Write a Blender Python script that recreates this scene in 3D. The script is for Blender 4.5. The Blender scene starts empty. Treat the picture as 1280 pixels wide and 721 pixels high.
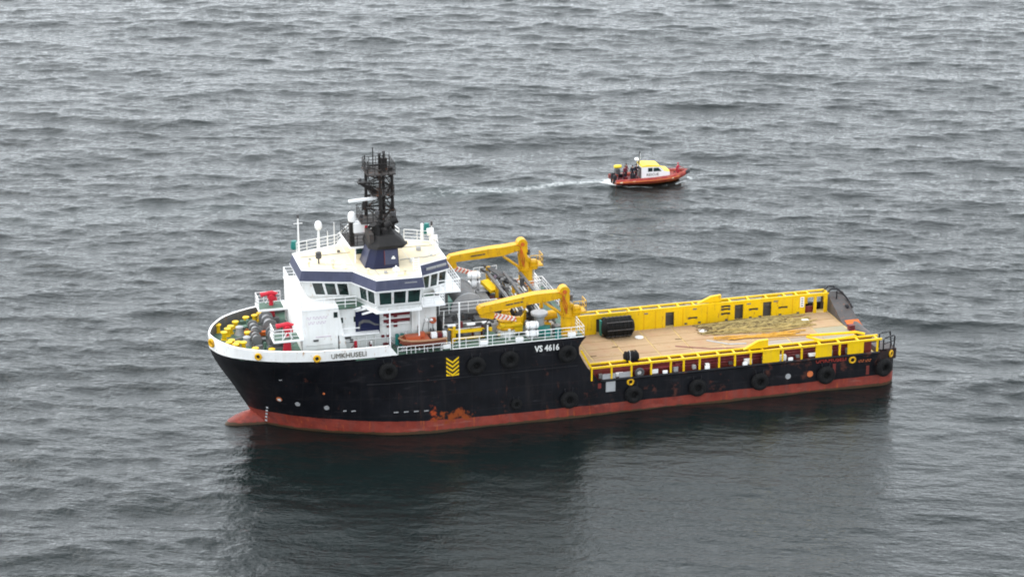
import bpy, bmesh, math, random
import numpy as np
from mathutils import Vector, Matrix, Euler

random.seed(11)
S = bpy.context.scene
COL = S.collection
R = math.radians

# ------------------------------------------------------------------ camera, sky, sun, exposure
cd = bpy.data.cameras.new("camera")
cam = bpy.data.objects.new("camera", cd)
COL.objects.link(cam)
cam.location = (-24.52, -195.177, 83.593)
cam.rotation_euler = Euler((R(90 - 19.8732), 0, R(-15.0978)), 'XYZ')
cd.sensor_width = 36.0
cd.lens = 36.0 * 2914.86 / 1280.0
cd.clip_start = 1.0
cd.clip_end = 30000.0
S.camera = cam

SUN_EL, SUN_AZ = 50.0, 305.0            # azimuth clockwise from +Y: beyond the bow, left and behind the ship
W = bpy.data.worlds.new("World")
S.world = W
W.use_nodes = True
wn = W.node_tree
wn.nodes.clear()
sky = wn.nodes.new("ShaderNodeTexSky")
sky.sky_type = 'NISHITA'
sky.sun_disc = False
sky.sun_elevation = R(SUN_EL)
sky.sun_rotation = R(SUN_AZ)
sky.air_density = 1.0
sky.dust_density = 4.0
sky.ozone_density = 1.0
hs = wn.nodes.new("ShaderNodeHueSaturation")
hs.inputs["Saturation"].default_value = 0.22
mixc = wn.nodes.new("ShaderNodeMix")
mixc.data_type = 'RGBA'
mixc.inputs["Factor"].default_value = 0.75
mixc.inputs["B"].default_value = (7.8, 8.35, 8.85, 1)      # the even cloud layer
bg = wn.nodes.new("ShaderNodeBackground")
bg.inputs["Strength"].default_value = 0.145
wo = wn.nodes.new("ShaderNodeOutputWorld")
wn.links.new(sky.outputs[0], hs.inputs["Color"])
wn.links.new(hs.outputs[0], mixc.inputs["A"])
# a thin bright overcast: somewhat brighter towards the hazy horizon than overhead
tcw = wn.nodes.new("ShaderNodeTexCoord"); sxw = wn.nodes.new("ShaderNodeSeparateXYZ")
mrw = wn.nodes.new("ShaderNodeMapRange"); mrw.inputs[1].default_value = 0.0; mrw.inputs[2].default_value = 1.0
mrw.inputs[3].default_value = 1.34; mrw.inputs[4].default_value = 0.84
vmw = wn.nodes.new("ShaderNodeVectorMath"); vmw.operation = 'SCALE'
wn.links.new(tcw.outputs["Generated"], sxw.inputs[0]); wn.links.new(sxw.outputs[2], mrw.inputs[0])
wn.links.new(mixc.outputs["Result"], vmw.inputs[0]); wn.links.new(mrw.outputs[0], vmw.inputs["Scale"])
wn.links.new(vmw.outputs[0], bg.inputs["Color"])
wn.links.new(bg.outputs[0], wo.inputs["Surface"])

sl = bpy.data.lights.new("sun", 'SUN')
sl.energy = 1.1
sl.angle = R(40)
sl.color = (1.0, 0.97, 0.93)
so = bpy.data.objects.new("sun", sl)
COL.objects.link(so)
sd = Vector((math.sin(R(SUN_AZ)) * math.cos(R(SUN_EL)), math.cos(R(SUN_AZ)) * math.cos(R(SUN_EL)), math.sin(R(SUN_EL))))
so.rotation_euler = sd.to_track_quat('Z', 'Y').to_euler()
so.location = (0, 0, 300)

S.view_settings.view_transform = 'Standard'
S.view_settings.look = 'None'
S.view_settings.exposure = 0.93
S.view_settings.gamma = 1.0
S.view_settings.use_curve_mapping = False
S.render.engine = 'CYCLES'
S.cycles.use_denoising = True
S.cycles.max_bounces = 6
S.cycles.filter_width = 1.9

# ------------------------------------------------------------------ materials
def newmat(name):
    m = bpy.data.materials.new(name)
    m.use_nodes = True
    nt = m.node_tree
    return m, nt, nt.nodes["Principled BSDF"]

def N(nt, t, **kw):
    n = nt.nodes.new(t)
    for k, v in kw.items():
        setattr(n, k, v)
    return n

def L(nt, a, b):
    nt.links.new(a, b)

def rgba(c):
    return (c[0], c[1], c[2], 1)

def noise(nt, vec, scale, detail=4, rough=0.6):
    n = N(nt, "ShaderNodeTexNoise")
    n.inputs["Scale"].default_value = scale
    n.inputs["Detail"].default_value = detail
    n.inputs["Roughness"].default_value = rough
    if vec is not None:
        L(nt, vec, n.inputs["Vector"])
    return n

def ramp(nt, fac, a, b, ca=(0, 0, 0), cb=(1, 1, 1)):
    r = N(nt, "ShaderNodeValToRGB")
    r.color_ramp.elements[0].position = a
    r.color_ramp.elements[1].position = b
    r.color_ramp.elements[0].color = rgba(ca)
    r.color_ramp.elements[1].color = rgba(cb)
    L(nt, fac, r.inputs["Fac"])
    return r

def mixrgb(nt, fac, a, b):
    m = N(nt, "ShaderNodeMix", data_type='RGBA')
    for s, v in (("Factor", fac), ("A", a), ("B", b)):
        if isinstance(v, (int, float)):
            m.inputs[s].default_value = v
        elif isinstance(v, tuple):
            m.inputs[s].default_value = rgba(v)
        else:
            L(nt, v, m.inputs[s])
    return m.outputs["Result"]

def math_(nt, op, a, b=None, c=None):
    m = N(nt, "ShaderNodeMath", operation=op)
    for i, v in enumerate((a, b, c)):
        if v is None:
            continue
        if isinstance(v, (int, float)):
            m.inputs[i].default_value = v
        else:
            L(nt, v, m.inputs[i])
    return m.outputs[0]

def paint(name, c, rough=0.45, vary=0.16, rust=0.0, streak=0.0, metal=0.0, rustc=(0.16, 0.06, 0.025), scale=0.9, dirt=(0.25, 0.22, 0.18), bump=0.0):
    """paint with a little uneven fading, dirt running down and optional rust"""
    m, nt, p = newmat(name)
    g = N(nt, "ShaderNodeNewGeometry")
    pos = g.outputs["Position"]
    n1 = noise(nt, pos, scale, 5)
    dark = tuple(x * (1 - vary) for x in c)
    lite = tuple(min(1, x * (1 + vary * .6)) for x in c)
    col = mixrgb(nt, ramp(nt, n1.outputs["Fac"], .3, .7).outputs[0], dark, lite)
    if streak:
        mp = N(nt, "ShaderNodeMapping")
        mp.inputs["Scale"].default_value = (2.6, 2.6, 0.25)
        L(nt, pos, mp.inputs["Vector"])
        n2 = noise(nt, mp.outputs[0], 1.2, 4)
        col = mixrgb(nt, math_(nt, 'MULTIPLY', ramp(nt, n2.outputs["Fac"], .48, .72).outputs[0], streak), col, dirt)
    if rust:
        mp = N(nt, "ShaderNodeMapping")
        mp.inputs["Scale"].default_value = (1.6, 1.6, 0.55)
        mp.inputs["Location"].default_value = (3.1, 7.7, 1.3)
        L(nt, pos, mp.inputs["Vector"])
        n3 = noise(nt, mp.outputs[0], 1.7, 6, .7)
        col = mixrgb(nt, ramp(nt, n3.outputs["Fac"], .62 - .12 * rust, .72 - .08 * rust).outputs[0], col, rustc)
    L(nt, col, p.inputs["Base Color"])
    p.inputs["Roughness"].default_value = rough
    p.inputs["Specular IOR Level"].default_value = .28
    p.inputs["Metallic"].default_value = metal
    if bump:
        b = N(nt, "ShaderNodeBump")
        b.inputs["Strength"].default_value = bump
        b.inputs["Distance"].default_value = 0.05
        L(nt, noise(nt, pos, 6, 4).outputs["Fac"], b.inputs["Height"])
        L(nt, b.outputs[0], p.inputs["Normal"])
    return m

M = {}
M['white'] = paint('white_paint', (.80, .80, .79), .4, .05, rust=.12, streak=.22, dirt=(.55, .51, .44), rustc=(.45, .27, .15))
M['cleanwhite'] = paint('clean_white_paint', (.82, .82, .82), .35, .04)
M['offwhite'] = paint('weathered_white_paint', (.66, .67, .66), .45, .10, rust=.15, streak=.4, dirt=(.45, .42, .36), rustc=(.36, .2, .11))
M['cream'] = paint('cream_deck_paint', (.74, .635, .44), .6, .10, streak=.15, scale=.6, dirt=(.6, .5, .33))
M['navy'] = paint('navy_blue_paint', (.044, .050, .092), .4, .16, streak=.18, dirt=(.13, .13, .17))
M['deepblue'] = paint('deep_blue_paint', (.007, .010, .042), .35, .15)
M['green'] = paint('green_deck_paint', (.075, .14, .105), .6, .25, rust=.25, streak=.2)
M['teal'] = paint('teal_paint', (.02, .17, .15), .4, .15)
M['mint'] = paint('mint_green_paint', (.22, .40, .33), .5, .15)
M['grey'] = paint('grey_machinery_paint', (.155, .158, .160), .45, .25, rust=.25, streak=.3)
M['midgrey'] = paint('mid_grey_paint', (.10, .102, .106), .5, .2, rust=.2, streak=.3)
M['darkgrey'] = paint('dark_grey_paint', (.075, .073, .075), .5, .25, rust=.15)
M['lightgrey'] = paint('light_grey_paint', (.33, .335, .345), .4, .15, streak=.25)
M['yellow'] = paint('crane_yellow_paint', (.64, .355, .006), .4, .16, rust=.4, streak=.38, dirt=(.4, .2, .03), rustc=(.24, .10, .03))
M['railyellow'] = paint('bright_yellow_paint', (.74, .475, .004), .42, .10, rust=.28, streak=.3, dirt=(.5, .32, .05), rustc=(.35, .16, .03))
M['red'] = paint('red_paint', (.55, .025, .045), .4, .15)
M['maroon'] = paint('maroon_paint', (.13, .014, .02), .5, .2, streak=.2)
M['redlead'] = paint('red_primer', (.15, .025, .022), .6, .25, rust=.4, streak=.3, dirt=(.1, .04, .03))
M['orange'] = paint('orange_grp', (.42, .095, .04), .4, .15)
M['orangehull'] = paint('faded_orange_hull', (.20, .058, .035), .45, .2, streak=.3, dirt=(.2, .06, .04))
M['black'] = paint('black_paint', (.012, .012, .015), .4, .3)
M['soot'] = paint('sooty_black_paint', (.014, .013, .013), .7, .4)
M['mast'] = paint('mast_dark_paint', (.016, .014, .013), .55, .3, rust=.2)
M['mastplate'] = paint('mast_brown_grey_plate', (.045, .040, .038), .6, .3, rust=.3)
M['rubber'] = paint('black_rubber', (.005, .005, .0055), .9, .5, streak=.3, dirt=(.022, .02, .019), scale=2.5, bump=.6)
M['rubberhole'] = paint('tyre_inside', (.006, .006, .006), .9, .3)
M['rusty'] = paint('rusty_orange_steel', (.55, .12, .02), .7, .35, rust=.4, rustc=(.18, .05, .02))
M['quarter'] = paint('stern_quarter_grey', (.075, .070, .070), .55, .25, rust=.35, streak=.4, dirt=(.10, .07, .06), rustc=(.22, .10, .06))
M['sternblack'] = paint('stern_black_rusty', (.028, .017, .016), .5, .3, rust=.45, rustc=(.07, .022, .015))
M['text_dark'] = paint('dark_lettering', (.10, .085, .06), .5, .2)
M['text_white'] = paint('white_lettering', (.72, .72, .70), .5, .12)
M['text_mauve'] = paint('faded_mauve_lettering', (.52, .40, .50), .5, .1)
M['text_red'] = paint('red_lettering', (.30, .035, .025), .5, .25)
M['text_orange'] = paint('orange_lettering', (.55, .15, .05), .5, .2)
M['skin'] = paint('skin', (.42, .24, .17), .5, .08)
M['darkcloth'] = paint('dark_cloth', (.018, .018, .028), .85, .25)
M['maroncloth'] = paint('maroon_cloth', (.13, .018, .03), .85, .25)
M['redcloth'] = paint('red_cloth', (.42, .02, .05), .85, .2)
M['hair'] = paint('dark_hair', (.02, .015, .012), .7, .2)
M['rescuered'] = paint('rescue_red', (.25, .024, .022), .5, .3, streak=.45, dirt=(.50, .20, .08), scale=2.0)
M['rescueorange'] = paint('rescue_orange', (.48, .12, .03), .45, .3, scale=2.0)
M['rescueyellow'] = paint('rescue_yellow', (.82, .60, .05), .45, .08)
M['wood'] = paint('teak_rail', (.34, .18, .10), .6, .2)

# glass
m, nt, p = newmat('dark_window_glass')
g = N(nt, "ShaderNodeNewGeometry")
n = noise(nt, g.outputs["Position"], .7, 2)
L(nt, mixrgb(nt, ramp(nt, n.outputs["Fac"], .35, .65).outputs[0], (.006, .010, .010), (.015, .038, .034)), p.inputs["Base Color"])
p.inputs["Roughness"].default_value = .06
p.inputs["IOR"].default_value = 1.5
M['glass'] = m

# red and white hazard stripes of the folded jibs
m, nt, p = newmat('red_white_striped_jib')
g = N(nt, "ShaderNodeNewGeometry")
sx = N(nt, "ShaderNodeSeparateXYZ")
L(nt, g.outputs["Position"], sx.inputs[0])
s = math_(nt, 'ADD', sx.outputs[0], math_(nt, 'MULTIPLY', sx.outputs[2], -.8))
f = math_(nt, 'FRACT', math_(nt, 'MULTIPLY', s, 2.3))
f = math_(nt, 'GREATER_THAN', f, .5)
L(nt, mixrgb(nt, f, (.72, .68, .62), (.58, .12, .06)), p.inputs["Base Color"])
p.inputs["Roughness"].default_value = .5
M['stripe'] = m

# hull: black topsides, red boot-topping, weed line, scuffs, rust
m, nt, p = newmat('hull_paint')
g = N(nt, "ShaderNodeNewGeometry")
pos = g.outputs["Position"]
sx = N(nt, "ShaderNodeSeparateXYZ")
L(nt, pos, sx.inputs[0])
X_, Y_, Z_ = sx.outputs
nA = noise(nt, pos, .55, 6, .65)
mp = N(nt, "ShaderNodeMapping"); mp.inputs["Scale"].default_value = (1.3, 1.3, .16); L(nt, pos, mp.inputs["Vector"])
nS = noise(nt, mp.outputs[0], 1.1, 5, .6)
mp2 = N(nt, "ShaderNodeMapping"); mp2.inputs["Scale"].default_value = (.35, .35, 2.2); L(nt, pos, mp2.inputs["Vector"])
nH = noise(nt, mp2.outputs[0], 1.0, 5, .7)
blk = mixrgb(nt, ramp(nt, nA.outputs["Fac"], .35, .7).outputs[0], (.0035, .0038, .0055), (.0085, .009, .012))
blk = mixrgb(nt, math_(nt, 'MULTIPLY', ramp(nt, nS.outputs["Fac"], .55, .75).outputs[0], .5), blk, (.024, .019, .019))
blk = mixrgb(nt, math_(nt, 'MULTIPLY', ramp(nt, nH.outputs["Fac"], .60, .70).outputs[0], .55), blk, (.032, .030, .033))
# rusty patches: lower topsides of the after body
nR = noise(nt, pos, .95, 8, .72)
aft = N(nt, "ShaderNodeMapRange"); aft.inputs[1].default_value = 22; aft.inputs[2].default_value = 58; aft.inputs[3].default_value = .0; aft.inputs[4].default_value = .085
L(nt, X_, aft.inputs[0])
rustf = math_(nt, 'ADD', nR.outputs["Fac"], aft.outputs[0])
blk = mixrgb(nt, ramp(nt, rustf, .63, .70).outputs[0], blk, (.065, .024, .018))
# one strong orange scrape at the shoulder
def blob(nt, x0, rx, z0, rz, nscale, thr=.55):
    dx = math_(nt, 'DIVIDE', math_(nt, 'SUBTRACT', X_, x0), rx)
    dz = math_(nt, 'DIVIDE', math_(nt, 'SUBTRACT', Z_, z0), rz)
    d = math_(nt, 'SQRT', math_(nt, 'ADD', math_(nt, 'MULTIPLY', dx, dx), math_(nt, 'MULTIPLY', dz, dz)))
    nz = noise(nt, pos, nscale, 7, .7)
    v = math_(nt, 'ADD', math_(nt, 'MULTIPLY', nz.outputs["Fac"], 1.6), math_(nt, 'MULTIPLY', d, -.55))
    return ramp(nt, v, thr - .06, thr + .1).outputs[0]
red = mixrgb(nt, ramp(nt, nA.outputs["Fac"], .3, .7).outputs[0], (.14, .020, .013), (.25, .050, .036))
red = mixrgb(nt, math_(nt, 'MULTIPLY', ramp(nt, nS.outputs["Fac"], .5, .7).outputs[0], .6), red, (.13, .05, .045))
red = mixrgb(nt, math_(nt, 'MULTIPLY', ramp(nt, nH.outputs["Fac"], .58, .66).outputs[0], .5), red, (.27, .11, .09))
bx = N(nt, "ShaderNodeMapRange"); bx.inputs[1].default_value = 4; bx.inputs[2].default_value = 24; bx.inputs[3].default_value = 1.62; bx.inputs[4].default_value = 1.12
L(nt, X_, bx.inputs[0])
bl = math_(nt, 'ADD', bx.outputs[0], math_(nt, 'MULTIPLY', math_(nt, 'SUBTRACT', nA.outputs["Fac"], .5), .22))
isred = math_(nt, 'LESS_THAN', Z_, bl)
# salt and fender scuffs: pale smears low on the topsides; thin rust tears
mp3 = N(nt, "ShaderNodeMapping"); mp3.inputs["Scale"].default_value = (2.2, 2.2, .22); mp3.inputs["Location"].default_value = (5, 1, 2); L(nt, pos, mp3.inputs["Vector"])
nT = noise(nt, mp3.outputs[0], 1.5, 6, .65)
blk = mixrgb(nt, math_(nt, 'MULTIPLY', ramp(nt, nT.outputs["Fac"], .66, .70).outputs[0], .7), blk, (.075, .028, .018))
seam = math_(nt, 'LESS_THAN', math_(nt, 'FRACT', math_(nt, 'MULTIPLY', X_, .4)), .012)
seamz = math_(nt, 'LESS_THAN', math_(nt, 'FRACT', math_(nt, 'MULTIPLY', Z_, .55)), .022)
blk = mixrgb(nt, math_(nt, 'MULTIPLY', math_(nt, 'MAXIMUM', seam, seamz), .35), blk, (.03, .026, .026))
red = mixrgb(nt, math_(nt, 'MULTIPLY', ramp(nt, nT.outputs["Fac"], .60, .66).outputs[0], .7), red, (.33, .075, .02))
red = mixrgb(nt, math_(nt, 'MULTIPLY', ramp(nt, nR.outputs["Fac"], .52, .64).outputs[0], .6), red, (.10, .028, .026))
col = mixrgb(nt, isred, blk, red)
col = mixrgb(nt, blob(nt, 20.9, 3.2, 1.5, 1.0, 1.5, .54), col, (.21, .045, .012))
col = mixrgb(nt, blob(nt, 18.9, .6, 1.9, 1.3, 2.0, .58), col, (.30, .05, .015))
weed = math_(nt, 'LESS_THAN', Z_, math_(nt, 'ADD', .10, math_(nt, 'MULTIPLY', nS.outputs["Fac"], .34)))
col = mixrgb(nt, math_(nt, 'MULTIPLY', weed, .85), col, (.035, .034, .018))
L(nt, col, p.inputs["Base Color"])
p.inputs["Roughness"].default_value = .45
p.inputs["Specular IOR Level"].default_value = .2
bmp = N(nt, "ShaderNodeBump"); bmp.inputs["Strength"].default_value = .25; bmp.inputs["Distance"].default_value = .08
L(nt, noise(nt, pos, .8, 3).outputs["Fac"], bmp.inputs["Height"]); L(nt, bmp.outputs[0], p.inputs["Normal"])
M['hull'] = m

# worn wooden cargo deck
def deckmat(name, ca, cb, stain=.5):
    m, nt, p = newmat(name)
    g = N(nt, "ShaderNodeNewGeometry"); pos = g.outputs["Position"]
    oi = N(nt, "ShaderNodeObjectInfo")
    mp = N(nt, "ShaderNodeMapping"); mp.inputs["Scale"].default_value = (.5, 5.5, 1); L(nt, pos, mp.inputs["Vector"])
    n1 = noise(nt, mp.outputs[0], 1.1, 5, .7)
    n2 = noise(nt, pos, .5, 6, .7)
    n3 = noise(nt, pos, 1.4, 6, .75)
    col = mixrgb(nt, ramp(nt, n1.outputs["Fac"], .3, .7).outputs[0], ca, cb)
    col = mixrgb(nt, math_(nt, 'MULTIPLY', oi.outputs["Random"], .35), col, tuple(x * .72 for x in ca))
    col = mixrgb(nt, math_(nt, 'MULTIPLY', ramp(nt, n2.outputs["Fac"], .48, .68).outputs[0], stain), col, (.30, .13, .065))
    col = mixrgb(nt, math_(nt, 'MULTIPLY', ramp(nt, n3.outputs["Fac"], .60, .68).outputs[0], .75), col, (.13, .085, .06))
    col = mixrgb(nt, math_(nt, 'MULTIPLY', ramp(nt, n3.outputs["Fac"], .38, .32).outputs[0], .35), col, (.42, .33, .23))
    L(nt, col, p.inputs["Base Color"]); p.inputs["Roughness"].default_value = .8; p.inputs["Specular IOR Level"].default_value = .12
    b = N(nt, "ShaderNodeBump"); b.inputs["Strength"].default_value = .5; b.inputs["Distance"].default_value = .03
    L(nt, n1.outputs["Fac"], b.inputs["Height"]); L(nt, b.outputs[0], p.inputs["Normal"])
    return m
M['deckwood'] = deckmat('worn_deck_wood', (.28, .165, .075), (.46, .305, .165), .65)
M['deckgrey'] = deckmat('worn_grey_deck', (.22, .20, .19), (.30, .28, .265), .25)
M['deckgreen'] = deckmat('worn_green_deck', (.20, .215, .15), (.29, .30, .22), .2)
M['joint'] = paint('deck_joint_strip', (.52, .38, .15), .6, .25, rust=.3)
M['rope_tan'] = paint('tan_rope', (.40, .31, .13), .9, .25, scale=1.5, dirt=(.2, .14, .06), streak=.2)
M['rope_yellow'] = paint('yellow_rope', (.42, .31, .12), .9, .25, scale=1.5)
M['rope_orange'] = paint('orange_rope', (.62, .34, .06), .9, .2, scale=1.5)
M['rope_brown'] = paint('brown_rope', (.16, .115, .055), .9, .3, scale=1.5)

# ------------------------------------------------------------------ mesh helpers
class MB:
    def __init__(self):
        self.v = []; self.f = []; self.mi = []; self.cur = 0; self.starts = []
    def add(self, vs, fs):
        o = len(self.v); self.starts.append((o, len(self.f)))
        self.v += [tuple(x) for x in vs]
        for f in fs:
            self.f.append(tuple(o + i for i in f)); self.mi.append(self.cur)
        return self
    def box(self, c, s, rot=None):
        hx, hy, hz = s[0] / 2, s[1] / 2, s[2] / 2
        vs = [Vector((x, y, z)) for x in (-hx, hx) for y in (-hy, hy) for z in (-hz, hz)]
        if rot is not None:
            E_ = Euler(rot).to_matrix(); vs = [E_ @ v for v in vs]
        c = Vector(c)
        return self.add([v + c for v in vs], [(0, 1, 3, 2), (4, 6, 7, 5), (0, 4, 5, 1), (2, 3, 7, 6), (0, 2, 6, 4), (1, 5, 7, 3)])
    def bb(self, x0, x1, y0, y1, z0, z1):
        return self.box(((x0 + x1) / 2, (y0 + y1) / 2, (z0 + z1) / 2), (abs(x1 - x0), abs(y1 - y0), abs(z1 - z0)))
    def beam(self, a, b, w, h, up=(0, 0, 1), w2=None, h2=None):
        a = Vector(a); b = Vector(b); d = (b - a).normalized(); up = Vector(up)
        s = d.cross(up)
        if s.length < 1e-4: s = d.cross(Vector((1, 0, 0)))
        s.normalize(); u = s.cross(d).normalized()
        w2 = w if w2 is None else w2; h2 = h if h2 is None else h2
        vs = []
        for P, ww, hh in ((a, w, h), (b, w2, h2)):
            for i, j in ((-1, -1), (1, -1), (1, 1), (-1, 1)):
                vs.append(P + s * (i * ww / 2) + u * (j * hh / 2))
        return self.add(vs, [(3, 2, 1, 0), (4, 5, 6, 7), (0, 1, 5, 4), (1, 2, 6, 5), (2, 3, 7, 6), (3, 0, 4, 7)])
    def cone(self, a, b, r0, r1, n=12, caps=True):
        a = Vector(a); b = Vector(b); d = (b - a)
        if d.length < 1e-6: return self
        q = d.to_track_quat('Z', 'Y')
        vs = []
        for P, r in ((a, r0), (b, r1)):
            for i in range(n):
                t = 2 * math.pi * i / n
                vs.append(P + q @ Vector((r * math.cos(t), r * math.sin(t), 0)))
        fs = [(i, (i + 1) % n, n + (i + 1) % n, n + i) for i in range(n)]
        if caps:
            fs += [tuple(range(n - 1, -1, -1)), tuple(range(n, 2 * n))]
        return self.add(vs, fs)
    def cyl(self, a, b, r, n=12):
        return self.cone(a, b, r, r, n)
    def tube(self, path, r, n=6, closed=False):
        pts = [Vector(p) for p in path]; k = len(pts); vs = []
        prev = None
        for i, P in enumerate(pts):
            A = pts[i - 1] if (i > 0 or closed) else pts[i]
            B = pts[(i + 1) % k] if (i < k - 1 or closed) else pts[i]
            d = (B - A)
            d = d.normalized() if d.length > 1e-9 else Vector((1, 0, 0))
            ref = Vector((0, 0, 1)) if abs(d.z) < .95 else Vector((1, 0, 0))
            s = d.cross(ref).normalized(); u = s.cross(d)
            rr = r[i] if isinstance(r, (list, tuple)) else r
            for j in range(n):
                t = 2 * math.pi * j / n
                vs.append(P + s * (rr * math.cos(t)) + u * (rr * math.sin(t)))
        fs = []
        for i in range(k if closed else k - 1):
            for j in range(n):
                a = i * n + j; b = i * n + (j + 1) % n
                c = ((i + 1) % k) * n + (j + 1) % n; d_ = ((i + 1) % k) * n + j
                fs.append((a, b, c, d_))
        if not closed:
            fs += [tuple(range(n - 1, -1, -1)), tuple(range((k - 1) * n, k * n))]
        return self.add(vs, fs)
    def lathe(self, prof, c, axis='z', n=16):
        """prof: (r, h) pairs along the axis through c"""
        c = Vector(c); vs = []
        for r, h in prof:
            for j in range(n):
                t = 2 * math.pi * j / n; a, b = r * math.cos(t), r * math.sin(t)
                vs.append(c + Vector({'z': (a, b, h), 'x': (h, a, b), 'y': (b, h, a)}[axis]))
        k = len(prof)
        fs = [(i * n + j, i * n + (j + 1) % n, (i + 1) * n + (j + 1) % n, (i + 1) * n + j) for i in range(k - 1) for j in range(n)]
        fs += [tuple(range(n - 1, -1, -1)), tuple(range((k - 1) * n, k * n))]
        return self.add(vs, fs)
    def prism(self, poly, a, b, axis='z'):
        """poly: list of 2D points, extruded along axis from a to b"""
        k = len(poly)
        mk = {'z': lambda p, h: (p[0], p[1], h), 'y': lambda p, h: (p[0], h, p[1]), 'x': lambda p, h: (h, p[0], p[1])}[axis]
        vs = [mk(q, a) for q in poly] + [mk(q, b) for q in poly]
        fs = [tuple(range(k - 1, -1, -1)), tuple(range(k, 2 * k))] + [(i, (i + 1) % k, k + (i + 1) % k, k + i) for i in range(k)]
        return self.add(vs, fs)
    def sphere(self, c, r, n=12, m=8, sc=(1, 1, 1)):
        c = Vector(c); vs = []; fs = []
        for i in range(1, m):
            t = math.pi * i / m
            for j in range(n):
                q = 2 * math.pi * j / n
                vs.append(c + Vector((r * sc[0] * math.sin(t) * math.cos(q), r * sc[1] * math.sin(t) * math.sin(q), r * sc[2] * math.cos(t))))
        vs += [c + Vector((0, 0, r * sc[2])), c - Vector((0, 0, r * sc[2]))]
        T, B = len(vs) - 2, len(vs) - 1
        for i in range(m - 2):
            for j in range(n):
                fs.append((i * n + j, (i + 1) * n + j, (i + 1) * n + (j + 1) % n, i * n + (j + 1) % n))
        for j in range(n):
            fs.append((T, j, (j + 1) % n)); fs.append((B, (m - 2) * n + (j + 1) % n, (m - 2) * n + j))
        return self.add(vs, fs)
    def torus(self, c, R_, r, axis='z', n=24, m=10):
        pts = []
        for i in range(n):
            t = 2 * math.pi * i / n; a, b = R_ * math.cos(t), R_ * math.sin(t)
            pts.append(Vector(c) + Vector({'z': (a, b, 0), 'x': (0, a, b), 'y': (a, 0, b)}[axis]))
        vs = []; fs = []
        ax = Vector({'z': (0, 0, 1), 'x': (1, 0, 0), 'y': (0, 1, 0)}[axis])
        for P in pts:
            d = (P - Vector(c)).normalized()
            for j in range(m):
                t = 2 * math.pi * j / m
                vs.append(P + d * (r * math.cos(t)) + ax * (r * math.sin(t)))
        for i in range(n):
            for j in range(m):
                fs.append((i * m + j, i * m + (j + 1) % m, ((i + 1) % n) * m + (j + 1) % m, ((i + 1) % n) * m + j))
        return self.add(vs, fs)
    def mesh(self, name, mats, smooth=True, angle=.7):
        me = bpy.data.meshes.new(name)
        me.from_pydata(self.v, [], self.f)
        for q in (mats if isinstance(mats, (list, tuple)) else [mats]):
            me.materials.append(M[q] if isinstance(q, str) else q)
        if any(self.mi):
            me.polygons.foreach_set("material_index", self.mi)
        bm = bmesh.new(); bm.from_mesh(me)
        bmesh.ops.recalc_face_normals(bm, faces=bm.faces[:])
        bm.to_mesh(me); bm.free()
        if smooth:
            me.shade_smooth(); me.set_sharp_from_angle(angle=angle)
        me.update()
        return me
    def split(self, name, mats, parent=None, smooth=True, angle=.7):
        """one object for each shape that was added"""
        out = []
        for a, b in zip(self.starts, self.starts[1:] + [(len(self.v), len(self.f))]):
            q = MB(); q.v = self.v[a[0]:b[0]]; q.f = [tuple(i - a[0] for i in f) for f in self.f[a[1]:b[1]]]; q.mi = self.mi[a[1]:b[1]]
            out.append(q.build(name, mats, parent, smooth, angle))
        return out
    def build(self, name, mats, parent=None, smooth=True, angle=.7, loc=None, rot=None):
        return link(name, self.mesh(name, mats, smooth, angle), parent, loc, rot)

def link(name, me, parent=None, loc=None, rot=None):
    o = bpy.data.objects.new(name, me)
    COL.objects.link(o)
    if loc is not None: o.location = loc
    if rot is not None: o.rotation_euler = rot
    if parent is not None:
        o.parent = parent
    return o

def tag(o, label, cat, group=None, kind=None):
    if label: o["label"] = label
    if cat: o["category"] = cat
    if group: o["group"] = group
    if kind: o["kind"] = kind
    return o

def empty(name, loc=(0, 0, 0), rot=(0, 0, 0)):
    o = bpy.data.objects.new(name, None)
    o.empty_display_size = .5
    COL.objects.link(o); o.location = loc; o.rotation_euler = rot
    return o

def copy_tree(o, parent=None):
    c = o.copy(); COL.objects.link(c)
    if parent is not None: c.parent = parent
    for ch in list(o.children):
        copy_tree(ch, c)
    return c

def text_mesh(name, s, size, mat, parent, loc, rot, thick=.012, weight=0.0, sx=1.0, align='LEFT'):
    cu = bpy.data.curves.new(name, 'FONT')
    cu.body = s; cu.size = size; cu.extrude = thick; cu.offset = weight; cu.align_x = align; cu.resolution_u = 2
    o = bpy.data.objects.new(name, cu); COL.objects.link(o)
    dg = bpy.context.evaluated_depsgraph_get()
    me = bpy.data.meshes.new_from_object(o.evaluated_get(dg))
    bpy.data.objects.remove(o)
    me.transform(Matrix.Diagonal((sx, 1, 1, 1)))
    me.materials.clear(); me.materials.append(M[mat])
    return link(name, me, parent, loc, rot)

def railing(parent, path, h=1.05, step=1.5, rails=3, r=.03, mat='cleanwhite', name='railing', closed=False):
    mb = MB()
    pts = [Vector(p) for p in path]
    if closed: pts = pts + [pts[0]]
    for a, b in zip(pts[:-1], pts[1:]):
        n = max(1, round((b - a).length / step))
        for i in range(n + 1):
            P = a.lerp(b, i / n)
            mb.cyl(P, P + Vector((0, 0, h)), r, 5)
        for k in range(rails):
            z = Vector((0, 0, h * (k + 1) / rails))
            mb.cyl(a + z, b + z, r * (1.15 if k == rails - 1 else .8), 5)
    return mb.build(name, mat, parent)

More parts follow.
